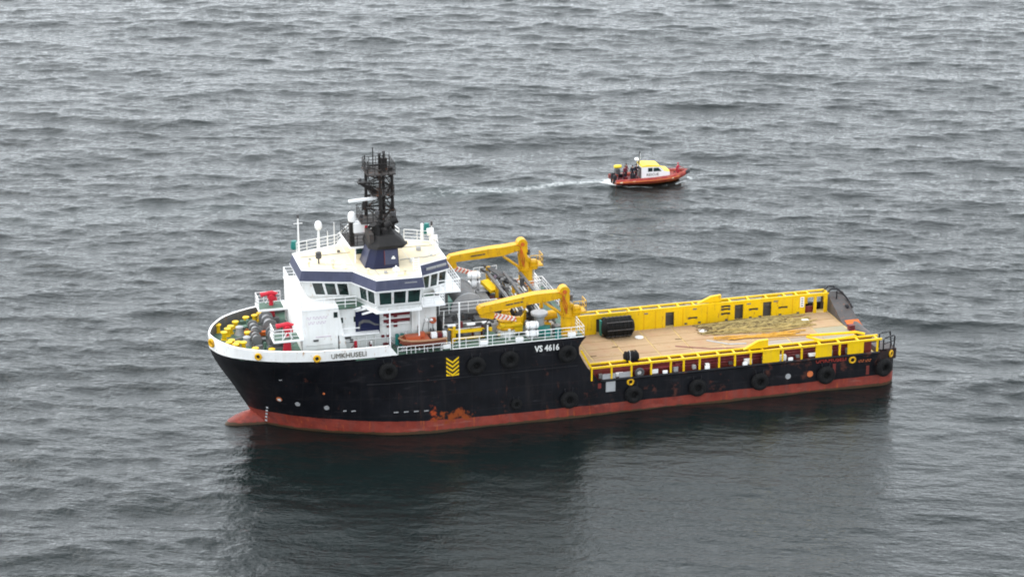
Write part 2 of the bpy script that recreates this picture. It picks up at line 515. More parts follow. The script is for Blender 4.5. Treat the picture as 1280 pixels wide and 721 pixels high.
# ------------------------------------------------------------------ the sea
def sea_tile(n, size, lam, wind_deg, spread, seed, amp, cut=None):
    rng = np.random.default_rng(seed)
    k1 = 2 * np.pi * np.fft.fftfreq(n, size / n)
    kx, ky = np.meshgrid(k1, k1, indexing='ij')
    k = np.hypot(kx, ky); k[0, 0] = 1e9
    kp = 2 * np.pi / lam
    th = np.arctan2(ky, kx) - math.radians(wind_deg)
    c = np.cos(th)
    D = np.where(c > 0, np.abs(c) ** spread, 0.0) + .02
    sp = np.exp(-1.0 * (kp / k) ** 2) / k ** 3.6 * D          # energy per wave number
    if cut: sp = sp * np.exp(-(k * cut) ** 2)
    sp[0, 0] = 0
    H = (rng.normal(size=(n, n)) + 1j * rng.normal(size=(n, n))) * np.sqrt(sp)
    h = np.fft.ifft2(H).real
    sc = amp / h.std()
    dx = np.fft.ifft2(-1j * kx / k * H).real * sc
    dy = np.fft.ifft2(-1j * ky / k * H).real * sc
    return h * sc, dx, dy

def sample(T, size, x, y):
    n = T.shape[0]
    u = (x / size * n); v = (y / size * n)
    i = np.floor(u).astype(int); j = np.floor(v).astype(int)
    fu = u - i; fv = v - j
    i0 = i % n; i1 = (i + 1) % n; j0 = j % n; j1 = (j + 1) % n
    return (T[i0, j0] * (1 - fu) * (1 - fv) + T[i1, j0] * fu * (1 - fv) + T[i0, j1] * (1 - fu) * fv + T[i1, j1] * fu * fv)

def sstep(a, b, x):
    t = np.clip((x - a) / (b - a), 0, 1)
    return t * t * (3 - 2 * t)

def build_sea():
    step = .32
    def axis(lo, hi):
        core = np.arange(lo, hi + step / 2, step)
        ext = []
        d = step; q = 0.0
        while q < 9000:
            d *= 1.28; q += d; ext.append(q)
        ext = np.array(ext)
        return np.concatenate([lo - ext[::-1], core, core[-1] + ext])
    xs = axis(-58.0, 176.0); ys = axis(-62.0, 205.0)
    Xg, Yg = np.meshgrid(xs, ys, indexing='ij')
    # two wave trains of different tile size, so that nothing repeats inside the view
    h1, a1, b1 = sea_tile(512, 151.0, 15.0, 247, 11.0, 5, .090)
    h2, a2, b2 = sea_tile(512, 67.0, 4.6, 226, 8.0, 9, .040)
    h3, a3, b3 = sea_tile(256, 239.0, 34.0, 262, 4.0, 21, .12, cut=.5)
    fade = sstep(60, 6, np.maximum(np.maximum(-58 - Xg, Xg - 176), np.maximum(-62 - Yg, Yg - 205)))
    # sheltered water on the near side of the ship: short waves die out there
    along = sstep(-4, 10, Xg + (Yg + 7) * .10) * sstep(72, 56, Xg + (Yg + 7) * .22)
    lee = along * sstep(-4.0, -9.0, Yg) * sstep(-95, -40, Yg)
    lee2 = sstep(-12, 8, Xg) * sstep(86, 62, Xg) * sstep(9, 3, np.abs(Yg))
    lee = np.maximum(lee, lee2 * .75)
    k1 = fade * (1 - .86 * lee); k2 = fade * (1 - lee * (.30 + .40 * sstep(-30, -10, Yg))); k3 = fade * (1 - .6 * lee)
    ch = -1.0
    Z = np.zeros_like(Xg); DX = np.zeros_like(Xg); DY = np.zeros_like(Xg)
    c, s = math.cos(.5), math.sin(.5)
    for (h, a, b), size, k, rot in (((h1, a1, b1), 151.0, k1, 0), ((h2, a2, b2), 67.0, k2, 1), ((h3, a3, b3), 239.0, k3, 0)):
        u, v = (Xg * c + Yg * s, -Xg * s + Yg * c) if rot else (Xg, Yg)
        Z += sample(h, size, u, v) * k
        p = sample(a, size, u, v) * k * ch; q = sample(b, size, u, v) * k * ch
        if rot: p, q = p * c - q * s, p * s + q * c
        DX += p; DY += q
    # the rescue boat's stern wave, spreading behind it
    bxp, byp = 57.5, 60.5
    back = np.maximum(bxp - Xg, 0)
    for sg in (-1, 1):
        yy = byp + sg * (0.9 + back * .26) + back * .055
        Z += .16 * np.exp(-((Yg - yy) / (.55 + back * .02)) ** 2) * np.exp(-back / 9) * (Xg < bxp + .5)
    Z += (.24 * np.exp(-((Yg - byp) / .9) ** 2) * np.exp(-((back - 1.6) / 1.6) ** 2))
    vs = np.stack([Xg + DX, Yg + DY, Z], -1).reshape(-1, 3)
    nx, ny = Xg.shape
    idx = np.arange(nx * ny).reshape(nx, ny)
    quads = np.stack([idx[:-1, :-1], idx[1:, :-1], idx[1:, 1:], idx[:-1, 1:]], -1).reshape(-1, 4)
    me = bpy.data.meshes.new("sea")
    me.vertices.add(len(vs)); me.vertices.foreach_set("co", vs.astype(np.float32).ravel())
    me.loops.add(quads.size); me.loops.foreach_set("vertex_index", quads.astype(np.int32).ravel())
    me.polygons.add(len(quads))
    me.polygons.foreach_set("loop_start", np.arange(0, quads.size, 4, dtype=np.int32))
    me.polygons.foreach_set("loop_total", np.full(len(quads), 4, dtype=np.int32))
    me.update(calc_edges=True); me.validate()
    me.shade_smooth()
    # calm water carries fewer ripples: keep the amount as an attribute for the fine relief
    at = me.attributes.new("ripple", 'FLOAT', 'POINT')
    at.data.foreach_set("value", (1 - lee * (.22 + .42 * sstep(-30, -10, Yg))).astype(np.float32).ravel())
    # foam lies in the boat's wake, round its hull and on a few breaking crests
    rng = np.random.default_rng(4)
    width = .85 + back * .045
    mid = byp + back * .062 + .5 * np.sin(back * .35)
    wake = np.exp(-np.abs((Yg - mid) / width) ** 2.2) * np.exp(-back / 42) * (Xg < bxp)
    arm = sum(np.exp(-((Yg - (byp + sg * (1.0 + back * .24) + back * .05)) / .35) ** 2) * np.exp(-back / 11) for sg in (-1, 1)) * (Xg < bxp + 1)
    ex = (Xg - 61.6) / 5.6; ey = (Yg - 60.5) / 1.9
    hullfoam = np.exp(-((np.hypot(ex, ey) - .92) / .10) ** 2) * .8 * (.35 + .65 * (np.sin(Xg * 2.1) * np.sin(Xg * .83 + 1) > -.1))
    foam = np.clip(wake * .58 + arm * .5 * np.exp(-back / 6) + hullfoam, 0, 1)
    at = me.attributes.new("foam", 'FLOAT', 'POINT')
    at.data.foreach_set("value", foam.astype(np.float32).ravel())
    m, nt, p = newmat('sea_water')
    g = N(nt, "ShaderNodeNewGeometry"); pos = g.outputs["Position"]
    ar = N(nt, "ShaderNodeAttribute", attribute_name="ripple"); af = N(nt, "ShaderNodeAttribute", attribute_name="foam")
    mpA = N(nt, "ShaderNodeMapping", vector_type='TEXTURE'); mpA.inputs["Scale"].default_value = (2.6, .7, 1); mpA.inputs["Rotation"].default_value = (0, 0, R(-23)); L(nt, pos, mpA.inputs["Vector"])
    nA = noise(nt, mpA.outputs[0], .75, 5, .66)
    nB = noise(nt, pos, 1.5, 4, .6)
    hgt = math_(nt, 'ADD', math_(nt, 'MULTIPLY', nA.outputs["Fac"], .21), math_(nt, 'MULTIPLY', nB.outputs["Fac"], .11))
    hgt = math_(nt, 'MULTIPLY', hgt, ar.outputs["Fac"])
    b = N(nt, "ShaderNodeBump"); b.inputs["Strength"].default_value = 1.0; b.inputs["Distance"].default_value = 1.0
    L(nt, hgt, b.inputs["Height"]); L(nt, b.outputs[0], p.inputs["Normal"])
    nF = noise(nt, pos, 1.5, 6, .72); nF2 = noise(nt, pos, .35, 3, .6)
    fv = math_(nt, 'ADD', math_(nt, 'MULTIPLY', af.outputs["Fac"], .62), math_(nt, 'MULTIPLY', nF.outputs["Fac"], .62))
    fm = math_(nt, 'MULTIPLY', ramp(nt, fv, .52, .86).outputs[0], math_(nt, 'MINIMUM', math_(nt, 'MULTIPLY', af.outputs["Fac"], 3.0), 1.0))
    body = mixrgb(nt, nF2.outputs["Fac"], (.0035, .0072, .0072), (.006, .0102, .0102))
    body = mixrgb(nt, math_(nt, 'MULTIPLY', af.outputs["Fac"], .5), body, (.15, .18, .18))
    L(nt, mixrgb(nt, fm, body, (.72, .75, .75)), p.inputs["Base Color"])
    rr = math_(nt, 'ADD', .06, math_(nt, 'MULTIPLY', fm, .6))
    L(nt, rr, p.inputs["Roughness"])
    p.inputs["IOR"].default_value = 1.333
    me.materials.append(m)
    o = link("sea", me)
    tag(o, "grey choppy open sea all round the two vessels", "sea", kind="structure")
build_sea()

# ------------------------------------------------------------------ the supply ship: x runs from bow (0) to stern (64), y to starboard, z up from the waterline
ship = empty("supply_ship")
tag(ship, "large black and red supply ship with white bridge, yellow cranes and open cargo deck", "ship")

def lin(x, tab):
    return float(np.interp(x, [t[0] for t in tab], [t[1] for t in tab]))

B8 = [(0, .02), (.15, .75), (.45, 1.75), (1.05, 3.0), (1.9, 4.15), (3.4, 5.15), (5.3, 6.0), (8.6, 6.8), (12, 7.03), (18, 7.05)]
B0 = [(0, .12), (.75, .95), (3.55, 2.75), (6.95, 4.3), (10.8, 5.65), (14, 6.45), (18.3, 7.0), (20, 7.05)]
STEM = [(-2, 4.4), (-1, 4.1), (0, 3.95), (1.03, 3.56), (2.12, 2.94), (3.95, 1.92), (5.8, .75), (7.1, .12), (7.95, .0), (9, -.05)]
def smooth_lin(x, tab):
    # average of a few samples rounds the corners of the table
    return sum(lin(x + e, tab) for e in (-.5, -.25, 0, .25, .5)) / 5 if x > .8 else lin(x, tab)
def hull_b(d, z):
    t = max(0.0, min(1.08, z / 8.0)) ** 1.45
    b = smooth_lin(d, B0) * (1 - t) + smooth_lin(d, B8) * t
    if z < 0: b *= max(0.3, 1 + z * .12)
    return b
def hull_x(d, z):
    return d + lin(z, STEM) * max(0.0, 1 - d / 20)
def stern_round(x, b):
    if x > 62.2:
        t = min(1.0, (x - 62.2) / 1.85)
        return b - 1.5 * (1 - math.sqrt(max(0, 1 - t * t)))
    return b
def hull_side(x, z):
    """half breadth of the hull at a place"""
    d = x
    for _ in range(20):
        d = x - lin(z, STEM) * max(0.0, 1 - d / 20)
    return hull_b(max(0, d), z)

ds = [0, .15, .45, .75, 1.05, 1.45, 1.9, 2.6, 3.4, 4.3, 5.3, 6.9, 8.6, 10.2, 12, 14, 16, 18, 20, 23, 26, 29, 31.5]
ds_aft = [34.4, 38, 42, 46, 50, 54, 58, 61, 62.2, 62.9, 63.4, 63.75, 63.95, 64.05]
zl = [-1.6, -.6, 0, .5, 1.0, 1.6, 2.3, 3.0, 3.5]
zu = [3.5, 4.2, 4.9, 5.6, 6.3, 6.9, 7.4, 7.9]
hb_ = MB()
def hull_grid(zs, dd, sg, endx=None):
    rows = []
    for z in zs:
        row = []
        for d in dd:
            x = hull_x(d, z); row.append((x, sg * stern_round(x, hull_b(d, z)), z))
        if endx:
            x = lin(z, endx); row.append((x, sg * 7.05, z))
        rows.append(row)
    k = len(rows[0]); vs = [p for r_ in rows for p in r_]
    fs = [(i * k + j, i * k + j + 1, (i + 1) * k + j + 1, (i + 1) * k + j) for i in range(len(rows) - 1) for j in range(k - 1)]
    hb_.add(vs, fs)
    return rows
ENDX = [(3.5, 34.4), (4.2, 33.85), (4.9, 33.3), (5.6, 32.9), (6.3, 32.55), (6.9, 32.5), (7.4, 32.75), (7.9, 33.2)]
for sg in (-1, 1):
    lo = hull_grid(zl, ds + ds_aft, sg)
    hull_grid(zu, ds, sg, ENDX)
# transom, after bulkhead of the raised body, closed bottom
hb_.add([(64.05, -5.55, -1.6), (64.05, 5.55, -1.6), (64.05, 5.55, 2.5), (64.05, -5.55, 2.5)], [(0, 1, 2, 3)])
for sg in (-1, 1):
    hb_.bb(32.4, 32.5, 0, sg * 7.0, 2.6, 7.88)
hull = hb_.build("hull", 'hull', ship, angle=.5)
# bulbous bow
bl_ = MB()
prof = [(1.0, 0.02), (1.15, .30), (1.5, .55), (2.1, .78), (2.9, .95), (3.8, 1.1), (5.0, 1.2), (6.5, 1.1)]
cz = [-.25, -.22, -.15, -.05, .02, .08, .05, 0]
vs = []; nn = 16
for (x, r), z in zip(prof, cz):
    for j in range(nn):
        t = 2 * math.pi * j / nn
        vs.append((x, r * .95 * math.cos(t), z + r * 1.02 * math.sin(t)))
bl_.add(vs, [(i * nn + j, i * nn + (j + 1) % nn, (i + 1) * nn + (j + 1) % nn, (i + 1) * nn + j) for i in range(len(prof) - 1) for j in range(nn)] + [tuple(range(nn))])
bl_.build("bulbous_bow", 'hull', ship)

# rubbing strakes and hull fittings
st = MB()
for sg in (-1, 1):
    for z, x0, x1 in ((3.42, 34.6, 62), (5.15, 13.0, 32.4)):
        pts = []
        for i in range(25):
            x = x0 + (x1 - x0) * i / 24
            pts.append((x, sg * (hull_side(x, z) + .03), z))
        st.tube(pts, .13 if z < 4 else .06, 6)
st.split("rubbing_strake", 'hull', ship)

# decks
def outline(x0, x1, z, inset=.08, n=30):
    up = []
    for i in range(n + 1):
        x = x0 + (x1 - x0) * (i / n) ** 1.6
        up.append((x, max(.02, hull_side(x, z) - inset)))
    return [(x, -y) for x, y in up] + [(x, y) for x, y in reversed(up)]
MB().prism(outline(.12, 12.0, 7.85), 7.70, 7.86).build("foredeck", 'green', ship)
MB().prism([(12.0, -7.0), (33.0, -7.0), (33.0, 7.0), (12.0, 7.0)], 7.70, 7.855).build("upper_deck", 'green', ship)
MB().bb(32.4, 62.3, -6.95, 6.95, 2.45, 2.785).build("cargo_deck", 'joint', ship)

# white bow bulwark with yellow fairleads
bw = MB()
def bul(z): return 8.86
vs = []
xsb = [0, .03, .10, .2, .35, .55, .8, 1.1, 1.5, 2.0, 2.7, 3.5, 4.5, 5.6, 7, 8.6, 10.2, 12, 14, 15.1]
for sg in (-1, 1):
    o_ = []; 
    for d in xsb:
        b = smooth_lin(d, B8)
        o_.append((d, b))
    rows = []
    for (d, b) in o_:
        xe = d
        x_top = d if d < 15 else 14.9
        rows.append([(d + .02, sg * (b * 1.0 + .012), 7.88 if d > 2.2 else 7.55 + .33 * d / 2.2), (x_top - .03, sg * (b * 1.012 + .015), 8.86), (x_top + .10, sg * max(0, b - .13), 8.865), (d + .10, sg * max(0, b - .15), 7.8)])
    k = 4; vs = [p for r_ in rows for p in r_]
    for j in range(k - 1):
        bw.cur = 1 if j == 2 else 0  # inner face in mid grey: its shade is put into the colour
        bw.add(vs, [(i * k + j, (i + 1) * k + j, (i + 1) * k + j + 1, i * k + j + 1) for i in range(len(rows) - 1)])
bw.build("bow_bulwark", ['white', 'midgrey'], ship, angle=.9)
for sg in (-1, 1):      # after end plates of the bulwark
    MB().prism([(15.0, 8.86), (14.2, 8.86), (14.2, 7.9), (15.75, 7.9)], sg * 6.96, sg * 7.075, 'y').build("bulwark_end", 'white', ship)
for (x, z) in ((3.6, 8.33), (8.55, 8.22)):
    for sg in (-1, 1):
        b = hull_side(x, 8.2)
        nx = (hull_side(x + .1, 8.2) - hull_side(x - .1, 8.2)) / .2
        f = MB(); f.torus((0, 0, 0), .25, .10, 'y', 18, 8)
        f.build("fairlead", 'yellow', ship, loc=(x, sg * (b + .06), z), rot=(0, 0, sg * math.atan(nx)))
        MB().cyl((0, -.02 * sg, 0), (0, .04 * sg, 0), .20, 14).build("fairlead_opening", 'black', ship, loc=(x, sg * (b + .03), z), rot=(0, 0, sg * math.atan(nx)))
f = MB(); f.torus((0, 0, 0), .30, .14, 'x', 18, 8)
f.build("fairlead", 'yellow', ship, loc=(.12, -1.0, 8.35), rot=(0, 0, R(25)))

# ---- lettering
for x, z, s, t, size, mat, sx in ((9.75, 8.14, -1, "UMKHUSELI", .66, 'text_dark', .92),):
    text_mesh("ship_name", t, size, mat, ship, (x, -7.09, z), (R(90), 0, R(-1.2)), .02, 0.0, sx)
text_mesh("hull_number", "VS 4616", .80, 'text_white', ship, (28.35, -7.075, 6.9), (R(90), 0, 0), .015, .02, .86)
text_mesh("stern_name", "UMKHUSELI", .62, 'text_red', ship, (55.6, -7.075, 2.96), (R(90), 0, 0), .012, .002, .95)
# lettering too worn to read in the photograph: short rows of worn strokes
def worn_words(name, mat, x0, z, y, size, words):
    x = x0
    for n_ in words:
        for k in range(n_):
            q = MB(); w_ = size * .42
            q.bb(x, x + w_ * .3, y - .006, y, z, z + size)
            if (k + n_) % 2: q.bb(x + w_ * .3, x + w_, y - .006, y, z + size * .72, z + size)
            else: q.bb(x + w_ * .3, x + w_, y - .006, y, z, z + size * .28)
            q.build(name, mat, ship, smooth=False)
            x += size * .62
        x += size * .45
worn_words("worn_letter", 'text_orange', 59.95, 2.62, -7.07, .24, (4, 4))
worn_words("worn_letter", 'text_mauve', 8.15, 11.04, -4.602, .24, (3, 9))
worn_words("worn_letter", 'text_mauve', 8.3, 10.58, -4.602, .24, (4, 6))
# yellow and black chevron panel
cb = MB().bb(20.12, 21.34, -7.10, -7.06, 5.36, 7.26).build("chevron_panel", 'black', ship)
ch = MB()
for k in range(5):
    zt = 7.24 - k * .40
    for sg in (-1, 1):
        xa, xb = 20.73 + sg * .58, 20.73
        za, zb = zt, zt - .46
        w_ = .20
        P = [(xa, za), (xb, zb), (xb, zb - w_), (xa, za - w_)]
        P = [(x, max(5.38, min(7.22, z))) for x, z in P]
        if k == 4: P = [(x, max(5.4, z)) for x, z in P]
        ch.prism(P, -7.118, -7.101, 'y')
ch.split("chevron_stripe", 'railyellow', ship, smooth=False)
# draught and thruster marks
def mark(x, z, r, mat, bar=False, name="hull_mark"):
    b = hull_side(x, z)
    mk = MB()
    mk.cyl((0, -.02, 0), (0, .02, 0), r, 14)
    nx = (hull_side(x + .2, z) - hull_side(x - .2, z)) / .4
    nz = (hull_side(x, z + .2) - hull_side(x, z - .2)) / .4
    mk.build(name, mat, ship, loc=(x, -(b + .015), z), rot=(math.atan(nz), 0, -math.atan(nx)))
for x, z, r, mt in ((5.6, 3.35, .27, 'text_orange'), (5.62, 3.30, .18, 'text_white'), (7.15, 2.95, .24, 'lightgrey'), (9.6, 2.72, .24, 'lightgrey'), (52.9, 1.95, .27, 'lightgrey'), (55.1, 1.95, .30, 'text_orange'), (9.3, 4.3, .10, 'text_orange')):
    mark(x, z, r, mt)
for x, z in ((5.6, 5.75),):
    MB().box((0, 0, 0), (.35, .03, .06)).build("hull_dash", 'lightgrey', ship, loc=(x, -(hull_side(x, z) + .02), z))
for x in (11.2, 11.9, 15.6, 16.5, 17.4, 18.3):
    z = 2.45 if x < 14 else 2.25
    MB().box((0, 0, 0), (.42, .03, .09)).build("hull_dash", 'lightgrey', ship, loc=(x, -(hull_side(x, z) + .02), z))
for z in (.5, .9, 1.3, 1.7, 2.1):
    MB().box((0, 0, 0), (.22, .03, .16)).build("draught_mark", 'lightgrey', ship, loc=(4.7, -(hull_side(4.7, z) + .05), z), rot=(0, 0, R(-45)))
for x, zt, h in ((57.5, 2.75, 1.2), (60.9, 2.2, .9), (34.5, 3.2, .5)):
    MB().box((x, -7.065, zt - h / 2), (.30, .03, h)).build("worn_streak", 'redlead', ship)
# mooring openings with yellow rims near the cargo deck
for x, z, r in ((37.45, 3.05, .26), (59.3, 2.95, .27), (63.35, 3.05, .27)):
    y = -stern_round(x, 7.05)
    q = R(0) if x < 62 else R(40)
    MB().torus((0, 0, 0), r, .10, 'y', 18, 8).build("mooring_ring", 'yellow', ship, loc=(x, y - .04, z), rot=(0, 0, q))
    MB().cyl((0, -.03, 0), (0, .03, 0), r * .8, 14).build("mooring_opening", 'rubberhole', ship, loc=(x, y - .04, z), rot=(0, 0, q))

# ---- foredeck: bollards, windlass, monitor platforms
bol = [(1.24, 2.79), (1.5, .74), (1.94, 1.55), (2.3, 2.15), (2.9, 3.14), (4.0, 4.05), (4.85, 4.36), (5.4, 4.8), (1.85, -1.4), (2.33, -2.0), (2.8, -2.2), (3.55, .2), (3.6, -3.9), (4.96, -4.5), (1.55, -1.85), (2.05, -2.5)]
bm_ = MB()
bm_.lathe([(.30, 0), (.30, .06), (.21, .08), (.20, .62), (.31, .66), (.31, .76), (.0, .78)], (0, 0, 0), 'z', 12)
bme = bm_.mesh("bollard", 'railyellow')
for x, y in bol:
    link("bollard", bme, ship, (x, y, 7.86))
wl = MB()
for (x, y0, y1, r) in ((4.3, .2, 2.0, .50), (5.7, .9, 3.2, .66), (4.1, -1.7, -.2, .46), (5.7, -2.4, -.6, .66)):
    z = 7.86 + r + .15
    d = MB()
    d.cyl((x, y0, z), (x, y1, z), r * .62, 14)
    d.build("winch_drum", 'lightgrey', ship)
    fl = MB()
    for y in (y0, (y0 + y1) / 2, y1):
        fl.cyl((x, y - .06, z), (x, y + .06, z), r, 18)
    fl.split("winch_flange", 'grey', ship)
    fb = MB()
    fb.bb(x - r, x + r, y0 - .1, y1 + .1, 7.86, 8.02)
    fb.bb(x + r * .5, x + r * 1.1, y0 + .1, y1 - .1, 8.0, 8.0 + r)
    fb.split("winch_base", 'midgrey', ship)
    MB().cyl((x, y1 + .1, z), (x, y1 + .5, z), .26, 12).build("winch_motor", 'grey', ship)
for (x, y) in ((3.05, 1.75), (3.3, -.95)):
    c = MB(); c.lathe([(.5, 0), (.42, .15), (.3, .5), (.36, .72), (.2, .8)], (x, y, 7.86), 'z', 14); c.build("capstan", 'lightgrey', ship)
MB().box((5.0, .35, 8.3), (1.6, .45, .35)).build("winch_gearbox", 'rusty', ship)
pp = MB()
for x, y, a, b in ((3.0, -2.9, 6.8, -3.4), (2.6, 2.4, 6.6, 3.9), (5.9, -4.0, 7.3, -2.4)):
    pp.tube([(x, y, 8.1), (a, b, 8.15)], .07, 6)
pp.tube([(2.2, .2, 7.95), (3.6, .4, 8.1), (4.4, .6, 8.4)], .10, 6)
pp.tube([(2.2, -.6, 7.95), (3.4, -.7, 8.1), (4.4, -.9, 8.4)], .10, 6)
pp.split("deck_pipe", 'grey', ship)
for sg in (-1, 1):
    pl = MB(); pl.bb(5.05, 7.74, sg * 3.1, sg * 5.15, 9.32, 9.5); 
    pl.build("monitor_platform", 'cleanwhite', ship)
    MB().bb(5.15, 7.4, sg * 3.2, sg * 5.05, 9.503, 9.512).build("platform_deck", 'green', ship)
    railing(ship, [(7.4, sg * 5.08, 9.5), (5.1, sg * 5.08, 9.5), (5.1, sg * 3.2, 9.5)], 1.0, .8, 3, .03)
    leg = MB(); leg.cone((6.35, sg * 4.3, 7.86), (6.4, sg * 4.3, 9.35), .42, .30, 14); leg.build("monitor_pedestal", 'red', ship)
    mo = MB()
    mo.cyl((6.4, sg * 4.2, 9.5), (6.4, sg * 4.2, 10.15), .20, 12)
    mo.sphere((6.4, sg * 4.2, 10.3), .36, 12, 8)
    mo.cyl((6.4, sg * 4.2 - .42, 10.35), (6.4, sg * 4.2 + .42, 10.35), .24, 12)
    mo.tube([(6.75, sg * 4.2, 10.25), (6.9, sg * 4.2, 10.55), (6.5, sg * 4.2, 10.7), (5.95, sg * 4.2, 10.62)], .19, 10)
    mo.cone((6.1, sg * 4.2, 10.64), (5.45, sg * 4.2, 10.55), .16, .23, 12)
    mo.box((6.75, sg * 4.2, 10.1), (.35, .35, .3))
    mo.build("fire_monitor", 'red', ship)
    br = MB()
    for a in (-.3, .3):
        br.beam((6.4 + a * 1.4, sg * 4.75, 9.5), (6.4 + a * .3, sg * 4.75, 10.1), .07, .07)
    br.split("monitor_guard", 'cleanwhite', ship)

# ---- deckhouse
h = MB()
h.bb(7.72, 11.0, -4.6, 4.6, 7.86, 12.0)          # white front block
h.prism([(10.9, -4.6), (11.3, -4.6), (11.3, 4.6), (10.9, 4.6)], 7.86, 9.3)
h.build("forward_house", 'white', ship, smooth=False)
h = MB()
for sg in (-1, 1):
    h.prism([(11.0, 7.86), (11.7, 7.86), (11.0, 11.9)], sg * 4.55, sg * 4.65, 'y')
h.split("house_side_plate", 'white', ship, smooth=False)
h = MB(); h.bb(11.002, 17.6, -4.3, 4.3, 7.86, 11.7); h.build("main_house", 'offwhite', ship, smooth=False)
h = MB(); h.bb(17.602, 19.85, -4.75, 4.75, 7.86, 11.7); h.build("after_house", 'offwhite', ship, smooth=False)
MB().bb(7.9, 20.0, -4.5, 4.5, 11.705, 11.86).build("bridge_deck", 'green', ship)
pa = MB()
pa.bb(7.66, 7.78, -4.66, 4.66, 11.9, 11.97)
for sg in (-1, 1):
    pa.bb(7.785, 11.0, sg * 4.66, sg * 4.54, 11.87, 11.95)
pa.split("house_parapet", 'white', ship)
railing(ship, [(7.72, 4.6, 11.95), (7.72, -4.6, 11.95), (12.6, -4.6, 11.9)], .95, .95, 3, .035)
railing(ship, [(7.72, 4.6, 11.95), (11.4, 4.6, 11.9)], .95, .95, 3, .03)
# wall details
for x in (11.15, 12.4):
    MB().bb(x, x + .30, -4.33, -4.27, 10.35, 10.85).build("house_window", 'glass', ship)
MB().bb(10.55, 10.9, -4.66, -4.60, 11.05, 11.55).build("house_window", 'glass', ship)
MB().bb(12.55, 14.75, -4.36, -4.303, 9.05, 11.3).build("painted_panel", 'deepblue', ship)
sw = MB()
top = [(12.75, 9.55), (12.85, 10.3), (13.25, 10.5), (13.8, 10.42), (14.3, 10.05), (14.7, 9.95)]
bot = [(12.95, 9.55), (13.0, 10.1), (13.3, 10.22), (13.8, 10.15), (14.3, 9.85), (14.7, 9.85)]
for (a, b), (c, d) in zip(zip(top[:-1], top[1:]), zip(bot[:-1], bot[1:])):
    sw.prism([a, b, d, c], -4.372, -4.362, 'y')
sw.build("panel_emblem", 'midgrey', ship, smooth=False)
led = MB()
led.bb(11.25, 14.6, -4.95, -4.3, 9.28, 9.40)
led.bb(11.25, 12.9, -4.42, -4.3, 9.75, 9.83)
led.split("house_ledge", 'cleanwhite', ship)
mr = MB()
for z in (11.35, 10.75, 10.15):
    mr.bb(15.1, 17.5, -4.40, -4.302, z - .14, z + .14)
mr.split("maroon_band", 'maroon', ship)
mr = MB()
for x in (15.35, 16.0):
    mr.bb(x, x + .34, -4.46, -4.402, 9.55, 11.1)
mr.split("maroon_door", 'maroon', ship)
wp = MB()
for z in (11.05, 10.45, 9.9):
    wp.cyl((14.9, -4.55, z), (17.5, -4.55, z), .06, 6)
for i in range(7):
    x = 11.6 + i * .95 + random.uniform(-.2, .2)
    wp.cyl((x, -4.36, 7.9), (x, -4.36, 7.9 + random.uniform(.6, 1.3)), .05, 6)
wp.cyl((11.3, -4.4, 8.6), (17.5, -4.4, 8.62), .05, 6)
wp.split("wall_pipe", 'cleanwhite', ship)
for x, z, w_, hh, mt in ((8.9, 9.05, .45, .16, 'darkgrey'), (15.0, 8.75, .28, .22, 'maroon'), (15.45, 8.75, .22, .22, 'maroon'), (15.4, 7.98, .8, .22, 'maroon'), (12.5, 8.25, .25, .75, 'red'), (12.15, 8.6, .3, .3, 'darkgrey'), (13.9, 8.15, .25, .4, 'maroon'), (11.75, 8.9, .7, .16, 'darkgrey')):
    y = -4.66 if x < 11 else -4.36
    MB().box((x, y, z), (w_, .16, hh)).build("wall_box", mt, ship)
vt = MB()
vt.bb(8.2, 10.6, -4.625, -4.602, 8.15, 8.18)
vt.bb(8.0, 10.4, -4.625, -4.602, 8.55, 8.58)
vt.split("panel_seam", 'lightgrey', ship)
MB().bb(8.9, 10.3, -4.64, -4.602, 9.32, 9.37).build("wall_marking", 'text_mauve', ship)
for x in (18.9, 19.35):
    MB().sphere((x, -4.88, 10.1), .17, 10, 6).build("floodlight", 'cleanwhite', ship)
hp = MB()
for x in (18.1, 18.5, 19.1, 19.5):
    hp.tube([(x, -4.85, 7.9), (x, -4.85, 9.0 + random.random() * .8), (x + .2, -4.85, 9.9)], .035, 5)
hp.split("wall_cable", 'grey', ship)
MB().cyl((18.2, -4.95, 7.86), (18.2, -4.95, 9.1), .16, 10).build("gas_bottle", 'teal', ship)
for x in (16.15, 16.6):
    MB().cyl((x, -5.1, 7.86), (x, -5.1, 9.1), .19, 10).build("gas_bottle", 'teal', ship)
for x in (19.2, 19.45):
    MB().lathe([(.04, 0), (.04, 1.0), (.1, 1.05), (.11, 1.4), (.05, 1.55)], (x, -5.2, 7.86), 'z', 8).build("deck_lamp", 'darkgrey', ship)

# ---- bridge: ring of walls with leaning windows, fascia and roof
half = [(8.2, -2.35), (12.5, -3.75), (14.05, -6.75), (18.1, -6.75), (18.62, -3.75), (21.35, -2.45)]
ringp = half + [(x, -y) for x, y in reversed(half)]
def offset(poly, d):
    """outward offset of a polygon given counter-clockwise or not"""
    n = len(poly); A = sum(poly[i][0] * poly[(i + 1) % n][1] - poly[(i + 1) % n][0] * poly[i][1] for i in range(n))
    s = 1 if A > 0 else -1
    out = []
    for i in range(n):
        p0, p1, p2 = Vector(poly[i - 1]), Vector(poly[i]), Vector(poly[(i + 1) % n])
        e1 = (p1 - p0).normalized(); e2 = (p2 - p1).normalized()
        n1 = Vector((e1.y, -e1.x)) * s; n2 = Vector((e2.y, -e2.x)) * s
        m = (n1 + n2); m = m / max(.35, m.dot(n1)) if m.length > 1e-6 else n1
        q = p1 + m * d
        out.append((q.x, q.y))
    return out
